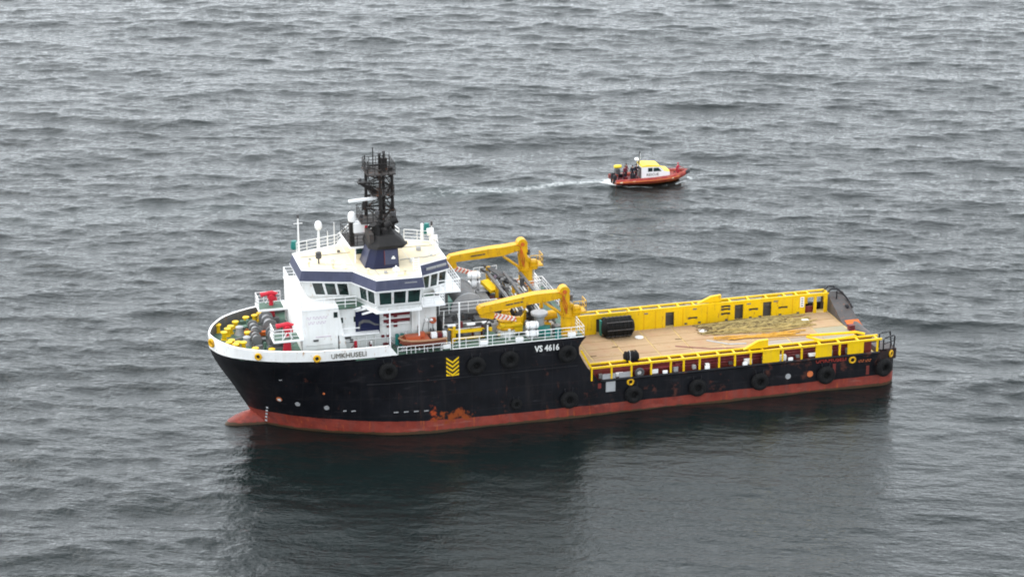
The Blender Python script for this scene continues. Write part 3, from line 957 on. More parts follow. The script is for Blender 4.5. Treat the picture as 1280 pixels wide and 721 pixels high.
def loft(rings, name, mat, cap_top=False, cap_bot=False, inner=None):
    mb = MB(); n = len(rings[0][0]); vs = []
    for poly, z in rings:
        vs += [(x, y, z) for x, y in poly]
    fs = [(i * n + j, i * n + (j + 1) % n, (i + 1) * n + (j + 1) % n, (i + 1) * n + j) for i in range(len(rings) - 1) for j in range(n)]
    if cap_top: fs.append(tuple((len(rings) - 1) * n + j for j in range(n)))
    if cap_bot: fs.append(tuple(range(n - 1, -1, -1)))
    mb.add(vs, fs)
    return mb.build(name, mat, ship, smooth=False)
half_bot = [(9.35, -2.1), (13.0, -3.15), (14.25, -6.42), (17.9, -6.42), (18.45, -3.6), (21.05, -2.35)]
r_bot = half_bot + [(x, -y) for x, y in reversed(half_bot)]; r_top = offset(ringp, .10)
r_mid = [(a[0] * .60 + b[0] * .40, a[1] * .60 + b[1] * .40) for a, b in zip(r_top, r_bot)]; r_fas = offset(ringp, .24)
loft([(r_bot, 11.875), (r_bot, 11.95), (r_mid, 12.48), (r_top, 13.98)], "bridge_wall", 'offwhite', cap_bot=True)
loft([(r_fas, 13.98), (offset(ringp, .0), 14.86)], "bridge_fascia", 'navy', cap_bot=True)
loft([(offset(ringp, .02), 14.865), (offset(ringp, .03), 14.93)], "roof_edge", 'cleanwhite', cap_bot=True, cap_top=True)
loft([(offset(ringp, -.14), 14.932), (offset(ringp, -.14), 14.945)], "bridge_roof", 'cream', cap_top=True, cap_bot=True)
loft([(offset(ringp, .26), 13.90), (offset(ringp, .26), 13.975)], "window_lintel", 'cleanwhite', cap_bot=True, cap_top=True)
for sg in (-1, 1):
    MB().prism([(13.1, sg * 4.52), (14.0, sg * 6.72), (18.1, sg * 6.72), (18.5, sg * 4.52)], 11.78, 11.93).build("bridge_ledge", 'cleanwhite', ship, smooth=False)
def win_row(j, t0, t1, n, gap=.09):
    """n windows on wall j of the ring, from share t0 to t1 of its length"""
    nn_ = len(ringp)
    A0, A1 = Vector(r_mid[j]), Vector(r_mid[(j + 1) % nn_]); B0_, B1_ = Vector(r_top[j]), Vector(r_top[(j + 1) % nn_])
    e = (A1 - A0).normalized(); A_ = sum(ringp[i][0] * ringp[(i + 1) % nn_][1] - ringp[(i + 1) % nn_][0] * ringp[i][1] for i in range(nn_))
    nrm = Vector((e.y, -e.x)) * (1 if A_ > 0 else -1)
    nrm3 = Vector((nrm.x, nrm.y, 0))
    def P(t, s, o):
        a = A0.lerp(A1, t); b = B0_.lerp(B1_, t); q = a.lerp(b, s)
        return Vector((q.x, q.y, 12.48 + 1.5 * s)) + nrm3 * o
    s0, s1 = .06, .90
    wdt = (t1 - t0) / n
    Ln = (A1 - A0).length
    g_ = gap / Ln
    for k in range(n):
        a = t0 + k * wdt + g_ / 2; b = t0 + (k + 1) * wdt - g_ / 2
        fr = MB()
        f = .05 / Ln; fz = .035
        for (ta, tb, sa, sb) in ((a, a + f, s0, s1), (b - f, b, s0, s1), (a + f, b - f, s0, s0 + fz), (a + f, b - f, s1 - fz, s1)):
            q = [P(ta, sa, .0), P(tb, sa, .0), P(tb, sb, .0), P(ta, sb, .0)]
            fr.add(q + [v + nrm3 * .05 for v in q], [(0, 1, 2, 3), (4, 5, 6, 7), (0, 1, 5, 4), (1, 2, 6, 5), (2, 3, 7, 6), (3, 0, 4, 7)])
        w_ = fr.build("bridge_window", 'cleanwhite', ship, smooth=False)
        q = [P(a + f, s0 + fz, .01), P(b - f, s0 + fz, .01), P(b - f, s1 - fz, .01), P(a + f, s1 - fz, .01)]
        pn = MB(); pn.add(q + [v + nrm3 * .02 for v in q], [(0, 1, 2, 3), (4, 5, 6, 7), (0, 1, 5, 4), (1, 2, 6, 5), (2, 3, 7, 6), (3, 0, 4, 7)])
        pn.build("pane", 'glass', w_, smooth=False)
win_row(0, .18, .92, 3)
win_row(1, .28, .95, 2)
win_row(2, .03, .97, 3)
win_row(4, .03, .97, 3)
win_row(5, .05, .95, 4)
win_row(6, .03, .97, 3); win_row(8, .03, .97, 3); win_row(9, .05, .72, 2); win_row(10, .08, .82, 3)
win_row(11, .05, .95, 4)
# roof hatches on the fascia, wing platform and stair
for x, y in ((17.1, -6.8), (19.7, -3.45), (20.75, -2.95)):
    MB().box((x, y, 14.45), (1.1, .10, .22), (R(14), 0, R(0) if x < 18 else R(25))).build("vent_grille", 'lightgrey', ship)
ld = MB()
for x in (17.75, 18.25):
    ld.cyl((x, -5.05, 14.95), (x, -5.05, 16.1), .045, 5)
for k in range(5):
    ld.cyl((17.75, -5.05, 15.1 + k * .22), (18.25, -5.05, 15.1 + k * .22), .03, 5)
ld.build("roof_ladder", 'cleanwhite', ship)
MB().bb(18.3, 20.35, -6.2, -4.0, 11.82, 11.98).build("wing_platform", 'cleanwhite', ship)
railing(ship, [(18.4, -6.1, 11.98), (20.3, -6.1, 11.98), (20.3, -4.2, 11.98)], 1.05, .8, 4, .035)
MB().bb(20.0, 22.3, -4.0, 4.0, 12.15, 12.28).build("after_platform", 'cleanwhite', ship)
railing(ship, [(20.2, -3.95, 12.28), (22.25, -3.95, 12.28), (22.25, 3.95, 12.28)], 1.05, .8, 3, .035)
railing(ship, [(13.9, -6.55, 11.95), (18.2, -6.55, 11.95)], .45, 1.1, 2, .025)
sp_ = MB()
for x, y in ((15.2, -6.6), (17.9, -6.3)):
    sp_.cyl((x, y, 7.86), (x, y, 11.82), .065, 8)
sp_.split("wing_support", 'cleanwhite', ship)
for sg in (1,):
    sp_ = MB()
    for x in (15.2, 17.9): sp_.cyl((x, 6.5, 7.86), (x, 6.5, 11.82), .065, 8)
    sp_.split("wing_support", 'cleanwhite', ship)
# diagonal brackets under the front of the bridge wing
bkt = MB()
for x, y in ((13.0, -4.6), (13.6, -5.4), (12.6, -4.3)):
    bkt.beam((x - .5, y + .6, 11.2), (x + .3, y - .7, 11.9), .10, .18)
bkt.split("wing_bracket", 'cleanwhite', ship)

# ---- on the bridge roof: railings, poles, aerials, lamps
zr = 14.945
railing(ship, [(8.6, 2.3, zr), (12.6, 3.6, zr), (14.3, 6.5, zr), (17.9, 6.5, zr), (18.4, 3.8, zr)], 1.0, 1.1, 3, .03)
railing(ship, [(18.8, 3.5, zr), (21.0, 2.3, zr), (21.0, -.8, zr)], 1.0, 1.1, 3, .03)
rl = MB()
for a, b in (((8.5, -2.1, zr + .45), (12.6, -3.45, zr + .45)), ((12.6, -3.45, zr + .45), (14.2, -6.3, zr + .45)), ((14.2, -6.3, zr + .45), (17.6, -6.3, zr + .45)), ((18.9, -3.5, zr + .5), (21.0, -2.4, zr + .5))):
    rl.cyl(a, b, .022, 4)
rl.split("guard_wire", 'lightgrey', ship)
def pole(x, y, h_, r, mat='cleanwhite', name="signal_pole", tip=None):
    o = MB().cone((x, y, zr), (x, y, zr + h_), r, r * .7, 8).build(name, mat, ship)
    if tip: tip(x, y, zr + h_)
    return o
pole(8.75, 2.0, 3.4, .09, tip=lambda x, y, z: (MB().cyl((x, y, z), (x, y, z + .35), .11, 8).build("masthead_lamp", 'darkgrey', ship), MB().beam((x - .4, y, z - .5), (x + .4, y, z - .5), .05, .05).build("pole_crossbar", 'cleanwhite', ship)))
pole(10.45, 1.2, 2.55, .13, tip=lambda x, y, z: MB().lathe([(.22, -.1), (.33, .1), (.34, .35), (.25, .6), (.05, .72)], (x, y, z), 'z', 14).build("antenna_dome", 'cleanwhite', ship))
MB().lathe([(.08, 0), (.08, .5), (.27, .5), (.27, 1.05), (.12, 1.12)], (10.0, -1.0, zr), 'z', 12).build("compass_binnacle", 'darkgrey', ship)
for x, y, h_, r in ((12.2, 2.9, 2.4, .05), (11.6, 3.0, 1.6, .04), (13.22, -1.67, 1.3, .07), (16.0, -5.9, .9, .12), (20.3, 2.6, 1.7, .17), (20.9, 1.3, 1.9, .06)):
    pole(x, y, h_, r)
MB().lathe([(.3, 0), (.33, .25), (.25, .75)], (8.55, 3.3, zr + .1), 'z', 10).build("deck_vent", 'teal', ship)
MB().lathe([(.3, 0), (.33, .25), (.22, 1.0)], (20.8, 2.9, zr + .6), 'z', 10).build("deck_vent", 'teal', ship)
sl_ = MB(); sl_.cyl((20.9, 1.9, zr), (20.9, 1.9, zr + .9), .1, 8); sl_.cyl((20.6, 1.9, zr + 1.1), (21.2, 1.8, zr + 1.15), .33, 14); sl_.build("search_light", 'cleanwhite', ship)
sl_ = MB(); sl_.cyl((21.05, .6, zr), (21.05, .6, zr + .7), .09, 8); sl_.cyl((20.8, .6, zr + .9), (21.25, .55, zr + .95), .28, 14); sl_.build("search_light", 'cleanwhite', ship)
MB().cyl((20.9, 1.3, zr + 1.9), (20.9, 1.3, zr + 2.3), .10, 8).build("masthead_lamp", 'darkgrey', ship)
MB().box((16.0, -5.9, zr + .55), (.5, .5, .25)).build("compass_stand", 'cleanwhite', ship)
MB().box((11.9, -2.9, zr + .15), (.35, .25, .25)).build("roof_box", 'cleanwhite', ship)

# ---- top house, funnel and lattice mast
MB().bb(13.4, 16.8, -.9, 3.0, zr, 16.05).build("top_house", 'cream', ship)
MB().bb(13.30, 14.2, -.98, -.92, 15.5, 16.0).build("top_house_window", 'glass', ship)
MB().prism([(12.85, -1.05), (17.6, -1.05), (17.6, 3.2), (12.75, 3.2)], 16.05, 16.22).build("mast_platform", 'cleanwhite', ship)
MB().prism([(12.93, -.97), (17.5, -.97), (17.5, 3.1), (12.83, 3.1)], 16.222, 16.24).build("platform_plating", 'mastplate', ship)
railing(ship, [(14.2, -.9, 16.24), (12.95, -.9, 16.24), (12.85, 3.05, 16.24), (17.3, 3.05, 16.24)], 1.0, .7, 3, .03, 'mast')
def tapered(rects, name, mats):
    mb = MB(); vs = []
    for (x0, x1, y0, y1, c, z) in rects:       # chamfered rectangle
        vs += [(x0 + c, y0, z), (x1 - c * .3, y0, z), (x1, y0 + c * .3, z), (x1, y1, z), (x0, y1, z), (x0, y0 + c, z)]
    n = 6
    fs = [(i * n + j, i * n + (j + 1) % n, (i + 1) * n + (j + 1) % n, (i + 1) * n + j) for i in range(len(rects) - 1) for j in range(n)]
    fs += [tuple(range(n - 1, -1, -1)), tuple((len(rects) - 1) * n + j for j in range(n))]
    return mb.add(vs, fs).build(name, mats, ship, smooth=False)
tapered([(13.75, 16.75, -3.9, -.95, .6, zr), (14.35, 16.7, -3.65, -1.06, .5, 16.75)], "funnel", 'deepblue')
fp = MB(); fp.add([(13.74, -3.28, zr + .05), (13.74, -1.0, zr + .05), (14.32, -1.1, 16.7), (14.32, -3.12, 16.7), (13.70, -3.28, zr + .05), (13.70, -1.0, zr + .05), (14.28, -1.1, 16.7), (14.28, -3.12, 16.7)], [(0, 1, 2, 3), (4, 5, 6, 7), (0, 1, 5, 4), (1, 2, 6, 5), (2, 3, 7, 6), (3, 0, 4, 7)])
fp.build("funnel_front_plate", 'navy', ship, smooth=False)
fp = MB(); fp.box((16.02, -3.83, 15.95), (1.15, .05, 1.30), (R(-7.5), 0, 0)); fp.build("funnel_panel", 'navy', ship)
MB().box((15.42, -3.82, 15.95), (.06, .06, 1.3), (R(-7.5), 0, 0)).build("funnel_stripe", 'maroon', ship)
em = MB(); em.box((16.2, -3.86, 15.85), (.34, .03, .14), (R(-7.5), 0, 0)); em.box((16.2, -3.86, 15.98), (.16, .03, .14), (R(-7.5), 0, 0)); em.build("funnel_emblem", 'text_white', ship)
tapered([(14.05, 17.15, -3.95, -.9, .6, 16.76), (14.1, 17.5, -4.0, -.8, .8, 17.05), (14.5, 16.6, -3.2, -1.0, .6, 17.75)], "funnel_cap", 'soot')
ex = MB()
for x, y, b_ in ((15.0, -2.6, -.3), (15.7, -2.5, .3), (15.3, -1.7, 0), (16.1, -1.7, .55)):
    ex.tube([(x, y, 17.4), (x, y, 18.2), (x + b_ * .6, y - .05, 18.5), (x + b_ * 1.5 + .15, y - .1, 18.75)], [.34, .34, .33, .32], 12)
ex.split("exhaust_pipe", 'soot', ship)
MB().bb(14.2, 14.6, -3.3, -1.2, 16.9, 18.0).build("exhaust_screen", 'mastplate', ship)
# mast: four legs, braces, three platforms
legs = [(14.72, .75), (16.95, .75), (15.35, -1.05), (16.55, -1.05)]
legs = [(14.75, .85), (15.75, -.95), (17.0, -.35), (16.45, .95)]
for x, y in legs:
    MB().cone((x, y, 16.24), (x * .94 + 15.8 * .06, y * .92, 23.15), .17, .13, 8).build("mast_leg", 'mast', ship)
def at_leg(i, z):
    x, y = legs[i]; t = (z - 16.24) / 6.9
    return Vector((x * (1 - .06 * t) + 15.8 * .06 * t, y * (1 - .08 * t), z))
br = MB()
lev = [16.3, 17.3, 18.35, 19.3, 20.35, 21.4, 22.3, 23.1]
for a, b in zip(lev[:-1], lev[1:]):
    for i in range(4):
        j = (i + 1) % 4
        br.cyl(at_leg(i, b), at_leg(j, b), .07, 5)
        if (lev.index(a) + i) % 2: br.cyl(at_leg(i, a), at_leg(j, b), .06, 5)
        else: br.cyl(at_leg(j, a), at_leg(i, b), .06, 5)
br.build("mast_brace", 'mast', ship)
def mast_plat(z, x0, x1, y0, y1, rail=1.0):
    MB().bb(x0, x1, y0, y1, z, z + .12).build("mast_landing", 'mastplate', ship)
    railing(ship, [(x0 + .05, y0 + .05, z + .12), (x1 - .05, y0 + .05, z + .12), (x1 - .05, y1 - .05, z + .12), (x0 + .05, y1 - .05, z + .12)], rail, .55, 3, .028, 'mast', closed=True)
mast_plat(18.35, 13.9, 17.1, -1.3, 1.2)
mast_plat(20.75, 15.0, 17.05, -1.0, 1.0, .8)
mast_plat(22.75, 14.55, 17.1, -1.35, 1.3, .95)
mk = MB()
mk.prism([(13.9, 18.35), (14.7, 18.35), (14.7, 17.4)], -.1, .1, 'y')
mk.prism([(14.5, 22.75), (14.9, 22.75), (14.9, 22.1)], -.1, .1, 'y')
mk.prism([(14.1, 21.85), (15.0, 21.55), (16.0, 20.75), (15.4, 20.75), (14.1, 21.7)], -.25, .25, 'y')
mk.bb(13.9, 14.7, -.35, .35, 21.78, 21.9)
mk.split("mast_bracket", 'mast', ship)
for x, y, z0, z1, r in ((15.4, .4, 22.8, 24.9, .05), (16.2, -.5, 22.8, 24.6, .09), (16.5, .6, 22.8, 24.3, .06), (14.7, -.7, 22.8, 24.0, .05), (14.75, .9, 22.8, 24.1, .05), (17.0, .9, 22.8, 24.2, .03), (15.9, 0, 22.8, 24.2, .12), (17.08, -.3, 20.8, 22.9, .02), (17.1, .1, 20.8, 22.8, .02)):
    MB().cyl((x, y, z0), (x, y, z1), r, 6).build("whip_aerial", 'mast', ship)
for x, y, z in ((16.2, -.5, 24.5), (15.9, 0, 24.2), (14.6, -.9, 23.3), (14.1, 0, 21.95)):
    MB().lathe([(.05, 0), (.15, .05), (.15, .28), (.05, .32)], (x, y, z), 'z', 8).build("navigation_lamp", 'darkgrey', ship)
mb = MB(); mb.bb(16.0, 16.5, -.55, -.1, 23.0, 24.1); mb.build("antenna_box", 'mast', ship)
for x, y, z in ((15.3, -1.5, 19.4), (16.8, -1.5, 19.2), (14.1, -.2, 18.8)):
    MB().box((x, y, z), (.35, .3, .35)).build("mast_lamp", 'darkgrey', ship)
rd = MB(); rd.box((14.35, -.6, 20.45), (2.95, .22, .22), (0, 0, R(8))); rd.build("radar_scanner", 'cleanwhite', ship)
MB().lathe([(.2, 0), (.22, .35), (.15, .7)], (14.35, -.6, 19.65), 'z', 10).build("radar_turret", 'mast', ship)
MB().box((14.6, -.5, 19.55), (.9, .3, .15)).build("radar_arm", 'mast', ship)
MB().lathe([(.28, 0), (.34, .15), (.36, .45), (.31, .75), (.17, .9), (.02, .95)], (13.25, -.2, 18.35), 'z', 16).build("satellite_dome", 'cleanwhite', ship)
MB().bb(13.3, 14.55, -.85, .1, 17.45, 18.3).build("equipment_box", 'cleanwhite', ship)
MB().bb(13.0, 13.4, -.5, .1, 16.24, 18.35).build("dome_support", 'mast', ship)
MB().bb(14.3, 14.5, -.95, -.75, 17.4, 18.1).build("mast_lamp", 'red', ship)

# ------------------------------------------------------------------ cargo deck: planked panels, crash rails, stern
nx_, ny_ = 9, 6
px0, px1, py0, py1 = 32.6, 62.2, -5.92, 5.92
cw, rw = (px1 - px0) / nx_, (py1 - py0) / ny_
pm = {}
for mt in ('deckwood', 'deckgrey', 'deckgreen'):
    pm[mt] = MB().box((0, 0, .035), (cw - .12, rw - .10, .07)).mesh("deck_panel", mt, smooth=False)
for i in range(nx_):
    for j in range(ny_):
        mt = 'deckwood'
        if i in (6, 7) and j in (0, 1, 2): mt = 'deckgrey'
        if i == 8 and j in (0, 1, 2, 3): mt = 'deckgreen'
        o = link("deck_panel", pm[mt], ship, (px0 + (i + .5) * cw, py0 + (j + .5) * rw, 2.745 + random.uniform(-.008, .008)))
zd = 2.815
def deck_strip(name, pts, w_, mat, z=zd + .012):
    for a, b in zip(pts[:-1], pts[1:]):
        MB().beam((a[0], a[1], z), (b[0], b[1], z), w_, .02).build(name, mat, ship)
deck_strip("painted_line", [(44.5, .9), (47.5, -.6), (50.6, -1.2), (52.5, -1.4)], .22, 'maroon')
deck_strip("painted_line", [(47.9, 1.6), (49.6, .1), (51.3, -.2)], .26, 'lightgrey', zd + .016)
deck_strip("painted_line", [(48.8, -2.4), (52.3, -2.6)], 1.3, 'maroon', zd + .008)
for x, y in ((41.9, 4.0), (48.4, 4.1), (59.0, 4.2)):
    q = MB(); q.lathe([(.02, 0), (.42, 0), (.42, .05), (.02, .06)], (0, 0, 0), 'z', 20)
    q.build("deck_socket_ring", 'cleanwhite', ship, loc=(x, y, zd + .01))
for x, y in ((36.2, .4), (38.9, 2.2), (43.6, -1.8), (45.4, 2.6), (41.0, -3.0), (40.2, .9), (37.2, -2.0), (46.9, -3.8)):
    MB().box((x, y, zd + .025), (random.uniform(.5, 1.1), .10, .04), (0, 0, random.uniform(-.2, .2))).build("deck_lashing", 'rope_brown', ship)

ZR = 4.74
for sg in (-1, 1):
    x0, x1 = (33.7, 62.2)
    # ladder-like top: outer beam, inner beam and rungs between them
    MB().beam((x0, sg * 7.0, ZR), (x1, sg * 7.0, ZR), .17, .17).build("rail_beam", 'railyellow', ship, smooth=False)
    MB().beam((x0, sg * 6.02, ZR), (x1, sg * 6.02, ZR), .17, .17).build("rail_beam", 'railyellow', ship, smooth=False)
    xs_ = x0 + .05
    xr = []
    while xs_ < x1:
        xr.append(xs_); xs_ += random.choice((1.9, 1.9, 1.55, 1.25))
    for x in xr:
        MB().beam((x, sg * 6.105, ZR), (x, sg * 6.915, ZR), .15, .12).build("rail_rung", 'railyellow', ship, smooth=False)
        if not any(a - .1 < x < b + .1 for a, b in ((50.3, 52), (55.6, 57.2), (58.8, 60.4))):
            MB().beam((x, sg * 6.98, 3.5), (x, sg * 6.98, ZR - .085), .15, .15).build("rail_post", 'railyellow', ship, smooth=False)
    for a, b in ((50.33, 52.0), (55.6, 57.2), (58.8, 60.4)):
        MB().bb(a, b, sg * 6.92, sg * 7.04, 3.48, ZR - .09).build("rail_plate", 'railyellow', ship, smooth=False)
    # raised pad on the rail
    MB().prism([(48.6, ZR + .09), (50.0, 5.42 if sg > 0 else 5.55), (51.0, 5.5 if sg > 0 else 5.62), (51.0, ZR + .09)], sg * 6.25, sg * 6.55, 'y').build("rail_pad", 'railyellow', ship, smooth=False)
MB().beam((32.72, -6.95, 6.55), (33.72, -6.98, ZR), .17, .17).build("rail_beam", 'railyellow', ship, smooth=False)
# starboard inner wall with its doorways
doors = [(38.15, 41.75, 4.35), (45.2, 46.1, 4.35), (52.35, 53.25, 4.45), (55.3, 56.2, 4.45), (59.75, 60.65, 4.5), (60.95, 61.75, 4.5)]
edges = [33.0] + [v for a, b, _ in doors for v in (a, b)] + [62.1]
for a, b in zip(edges[0::2], edges[1::2]):
    MB().bb(a, b, 5.95, 6.07, 2.74, ZR - .09).build("bulwark_wall", 'railyellow', ship, smooth=False)
for a, b, zt in doors:
    MB().bb(a + .001, b - .001, 5.953, 6.067, zt, ZR - .09).build("door_header", 'railyellow', ship, smooth=False)
MB().bb(33, 59.2, 6.5, 6.6, 2.6, 4.5).build("passage_lining", 'darkgrey', ship, smooth=False)
MB().bb(59.7, 60.7, 6.3, 6.36, 2.74, 3.45).build("passage_box", 'maroon', ship, smooth=False)
for a, b, zt in doors[1:4]:
    MB().bb(a + .1, b - .1, 6.25, 6.35, 3.9, zt - .08).build("doorway_panel", 'darkgrey', ship, smooth=False)  # plain dark grey panel behind the upper part of the doorway
slots = [(48.0, 3.55, .95, .14), (51.4, 4.42, .95, .16), (51.4, 4.12, .95, .16), (51.4, 3.66, .95, .16), (54.3, 3.85, .95, .16), (57.4, 3.75, .95, .14)]
for x, z, w_, hh in slots:
    MB().bb(x - w_ / 2, x + w_ / 2, 5.925, 5.948, z - hh / 2, z + hh / 2).build("wall_slot", 'black', ship, smooth=False)
    for q in (-.35, .35):
        MB().bb(x + q - .12, x + q + .12, 5.90, 5.924, z - hh * .8, z - hh * .1).build("slot_hook", 'darkgrey', ship, smooth=False)
for x in (47.3, 48.7, 51.5, 54.0, 55.0, 57.1, 59.0):
    MB().bb(x - .14, x + .14, 5.92, 5.948, 2.9, 3.08).build("drain_opening", 'darkgrey', ship, smooth=False)
for x in (38.9, 43.2, 48.2, 53.8, 56.6):
    MB().bb(x - .2, x + .2, 5.925, 5.948, 4.36, 4.5).build("wall_lamp", 'grey', ship, smooth=False)
MB().bb(59.2, 59.6, 5.92, 5.948, 3.55, 4.6).build("white_sign", 'cleanwhite', ship, smooth=False)
for k in range(4):
    MB().bb(59.3, 59.5, 5.91, 5.919, 3.66 + k * .24, 3.78 + k * .24).build("sign_mark", 'grey', ship, smooth=False)
for x in (34.0, 36.5, 43.0, 44.2, 47.0, 49.5, 58.4):
    MB().bb(x - .03, x + .03, 5.93, 5.949, 2.82, 4.6).build("wall_seam", 'yellow', ship, smooth=False)
# port inner wall: yellow inside, red lead outside, pipes and white gear in the passage
MB().bb(33.9, 61.6, -6.02, -5.95, 2.74, 4.645).build("bulwark_wall", 'railyellow', ship, smooth=False)
MB().bb(33.9, 61.6, -6.09, -6.03, 2.74, 4.64).build("bulwark_lining", 'redlead', ship, smooth=False)
for z, mt, a, b in ((4.3, 'maroon', 38.5, 61), (4.02, 'maroon', 42, 58), (3.75, 'maroon', 34.5, 60)):
    MB().cyl((a, -6.3, z), (b, -6.3, z), .075, 8).build("passage_pipe", mt, ship)
for k in range(15):
    x = 35.0 + k * 1.72 + random.uniform(-.3, .3)
    w_ = random.uniform(.25, .9)
    MB().box((x, -6.55, 3.5 + .18), (w_, .35, random.uniform(.2, .55))).build("passage_gear", random.choice(('offwhite', 'lightgrey', 'grey', 'darkgrey', 'cleanwhite', 'grey')), ship)
for x in (34.8, 36.4):
    MB().bb(x, x + 1.25, -6.98, -6.9, 3.0, 4.0).build("passage_panel", 'lightgrey', ship)
MB().bb(35.1, 36.0, -7.11, -7.07, 2.3, 3.5).build("hull_ladder_plate", 'lightgrey', ship)
q = MB(); q.torus((38.4, -6.8, 3.75), .34, .14, 'y', 16, 8); q.build("hose_coil", 'darkgrey', ship)
MB().bb(38.1, 42.3, -6.75, -6.55, 3.95, 4.06).build("passage_beam", 'maroon', ship)
for x in (40.8, 44.9, 48.6, 53.1):
    MB().box((x, -7.0, 3.62), (.42, .18, .3)).build("post_foot", 'cleanwhite', ship)
ib = MB()
ib.tube([(56.6, -6.05, 4.75), (55.2, -5.5, 5.1), (55.6, -5.35, 5.12), (60.3, -5.4, 5.0), (61.0, -5.8, 4.9)], .13, 8)
ib.build("inner_rail", 'railyellow', ship)
MB().beam((57.5, -5.9, 4.7), (60.2, -5.6, 4.75), .14, .12).build("inner_rail", 'railyellow', ship)

# stern quarters, roller and hoops
def quarter(sg, prof, mat):
    MB().prism([(sg * y, z) for y, z in prof], 62.25, 64.0, 'x').build("stern_quarter", mat, ship, smooth=False)
quarter(1, [(6.85, 2.4), (6.85, 4.55), (5.9, 4.35), (2.7, 2.98), (.7, 2.5), (.7, 2.4)], 'quarter')
MB().prism([(2.68, 2.99), (2.68, 3.03), (.68, 2.55), (.68, 2.51)], 62.6, 64.02, 'x').build("rusted_edge", 'rusty', ship, smooth=False)
quarter(-1, [(-0.0 + 6.45, 2.4), (6.45, 3.45), (4.6, 3.3), (2.7, 2.7), (2.7, 2.4)], 'sternblack')
sk = MB()
for sg, zt in ((-1, 3.45), (1, 4.55)):
    pts = [(61.9, 7.06), (62.3, 7.06), (62.9, 6.96), (63.4, 6.72), (63.75, 6.35), (63.97, 5.8), (64.07, 5.2)]
    vs = [(x, sg * y, 2.4) for x, y in pts] + [(x, sg * y, zt - (.25 if i > 4 else 0)) for i, (x, y) in enumerate(pts)]
    vs += [(x - .1, sg * (y - .12), z) for (x, y, z) in [(p[0], sg * p[1], p[2]) for p in vs]]
    k = len(pts)
    fs = [(i, i + 1, k + i + 1, k + i) for i in range(k - 1)] + [(2 * k + i, 2 * k + i + 1, 3 * k + i + 1, 3 * k + i) for i in range(k - 1)] + [(k + i, k + i + 1, 3 * k + i + 1, 3 * k + i) for i in range(k - 1)]
    q = MB(); q.add(vs, fs); q.build("quarter_plating", 'sternblack' if sg < 0 else 'quarter', ship)
MB().cyl((63.55, -2.6, 2.35), (63.55, 2.6, 2.35), .62, 20).build("stern_roller", 'quarter', ship)
MB().box((62.4, .6, 3.1), (.6, .5, .5)).build("shark_jaw", 'maroon', ship)
def hoop(sg, pts, r=.075):
    q = MB(); q.tube([(x, sg * y, z) for x, y, z in pts], r, 8); q.build("stern_hoop", 'black', ship)
for dy in (0, -.8):
    hoop(1, [(62.0, 6.9 + dy, 4.7), (62.5, 6.9 + dy, 5.12), (63.0, 6.8 + dy, 5.1), (63.5, 6.5 + dy, 4.8), (63.9, 6.1 + dy, 4.3), (64.05, 5.0 + dy, 3.7)], .085)
for x, y, z in ((62.5, 6.5, 5.1), (63.1, 6.4, 5.02)):
    hoop(1, [(x, 6.9, z), (x, 6.1, z)], .06)
MB().cyl((62.9, 5.6, 4.2), (62.9, 5.6, 5.05), .07, 6).build("hoop_post", 'black', ship)
MB().cyl((63.4, 4.4, 3.75), (63.65, 4.4, 3.78), .22, 12).build("quarter_fitting", 'black', ship)
hoop(-1, [(62.5, 6.8, 3.4), (62.5, 6.8, 4.55), (62.7, 6.8, 4.7), (63.7, 6.3, 4.7), (63.9, 6.2, 4.55), (63.9, 6.1, 3.3)], .075)
hoop(-1, [(62.5, 5.8, 3.4), (62.5, 5.8, 4.75), (62.8, 5.8, 4.85), (63.7, 5.5, 4.8), (63.95, 5.4, 3.3)], .075)
hoop(-1, [(62.5, 6.8, 4.1), (63.9, 6.15, 4.1)], .05)
hoop(-1, [(63.4, 6.4, 3.4), (63.4, 6.4, 4.7)], .05)

# ------------------------------------------------------------------ upper deck machinery between the house and the cargo deck
railing(ship, [(15.8, -6.95, 7.87), (20.6, -6.95, 7.87)], .7, .8, 2, .03)
railing(ship, [(20.8, -6.95, 7.87), (33.0, -6.95, 7.87), (33.0, -4.0, 7.87)], 1.0, 1.25, 3, .028)
railing(ship, [(12.5, 6.95, 7.87), (33.0, 6.95, 7.87), (33.0, 4.0, 7.87)], 1.0, 1.3, 3, .03)
railing(ship, [(33.0, -4.0, 7.87), (33.0, 4.0, 7.87)], 1.0, 1.3, 3, .03)
MB().bb(20.75, 33.0, -7.02, -6.9, 7.86, 7.93).build("deck_edge_coaming", 'cleanwhite', ship)
hs_ = MB(); hs_.bb(20.6, 25.9, -2.6, 5.0, 7.86, 9.55); hs_.build("winch_house", 'midgrey', ship, smooth=False)
MB().bb(20.4, 26.1, -2.8, 5.2, 9.555, 9.66).build("winch_house_roof", 'grey', ship)
dr = MB(); dr.cyl((23.4, -2.1, 9.7), (23.4, 2.0, 9.7), 1.45, 28); dr.build("winch_cover", 'midgrey', ship)
dr = MB()
for y in (-2.2, 2.1):
    dr.cyl((23.4, y - .07, 9.7), (23.4, y + .07, 9.7), 1.58, 28)
dr.split("winch_cover_flange", 'lightgrey', ship)
dr = MB(); dr.cyl((21.75, -1.6, 9.65), (21.75, 1.8, 9.65), .85, 18); dr.build("storage_drum", 'mint', ship)
dr = MB(); dr.bb(20.3, 21.6, -1.9, 4.8, 9.67, 11.9); dr.build("funnel_casing", 'midgrey', ship)
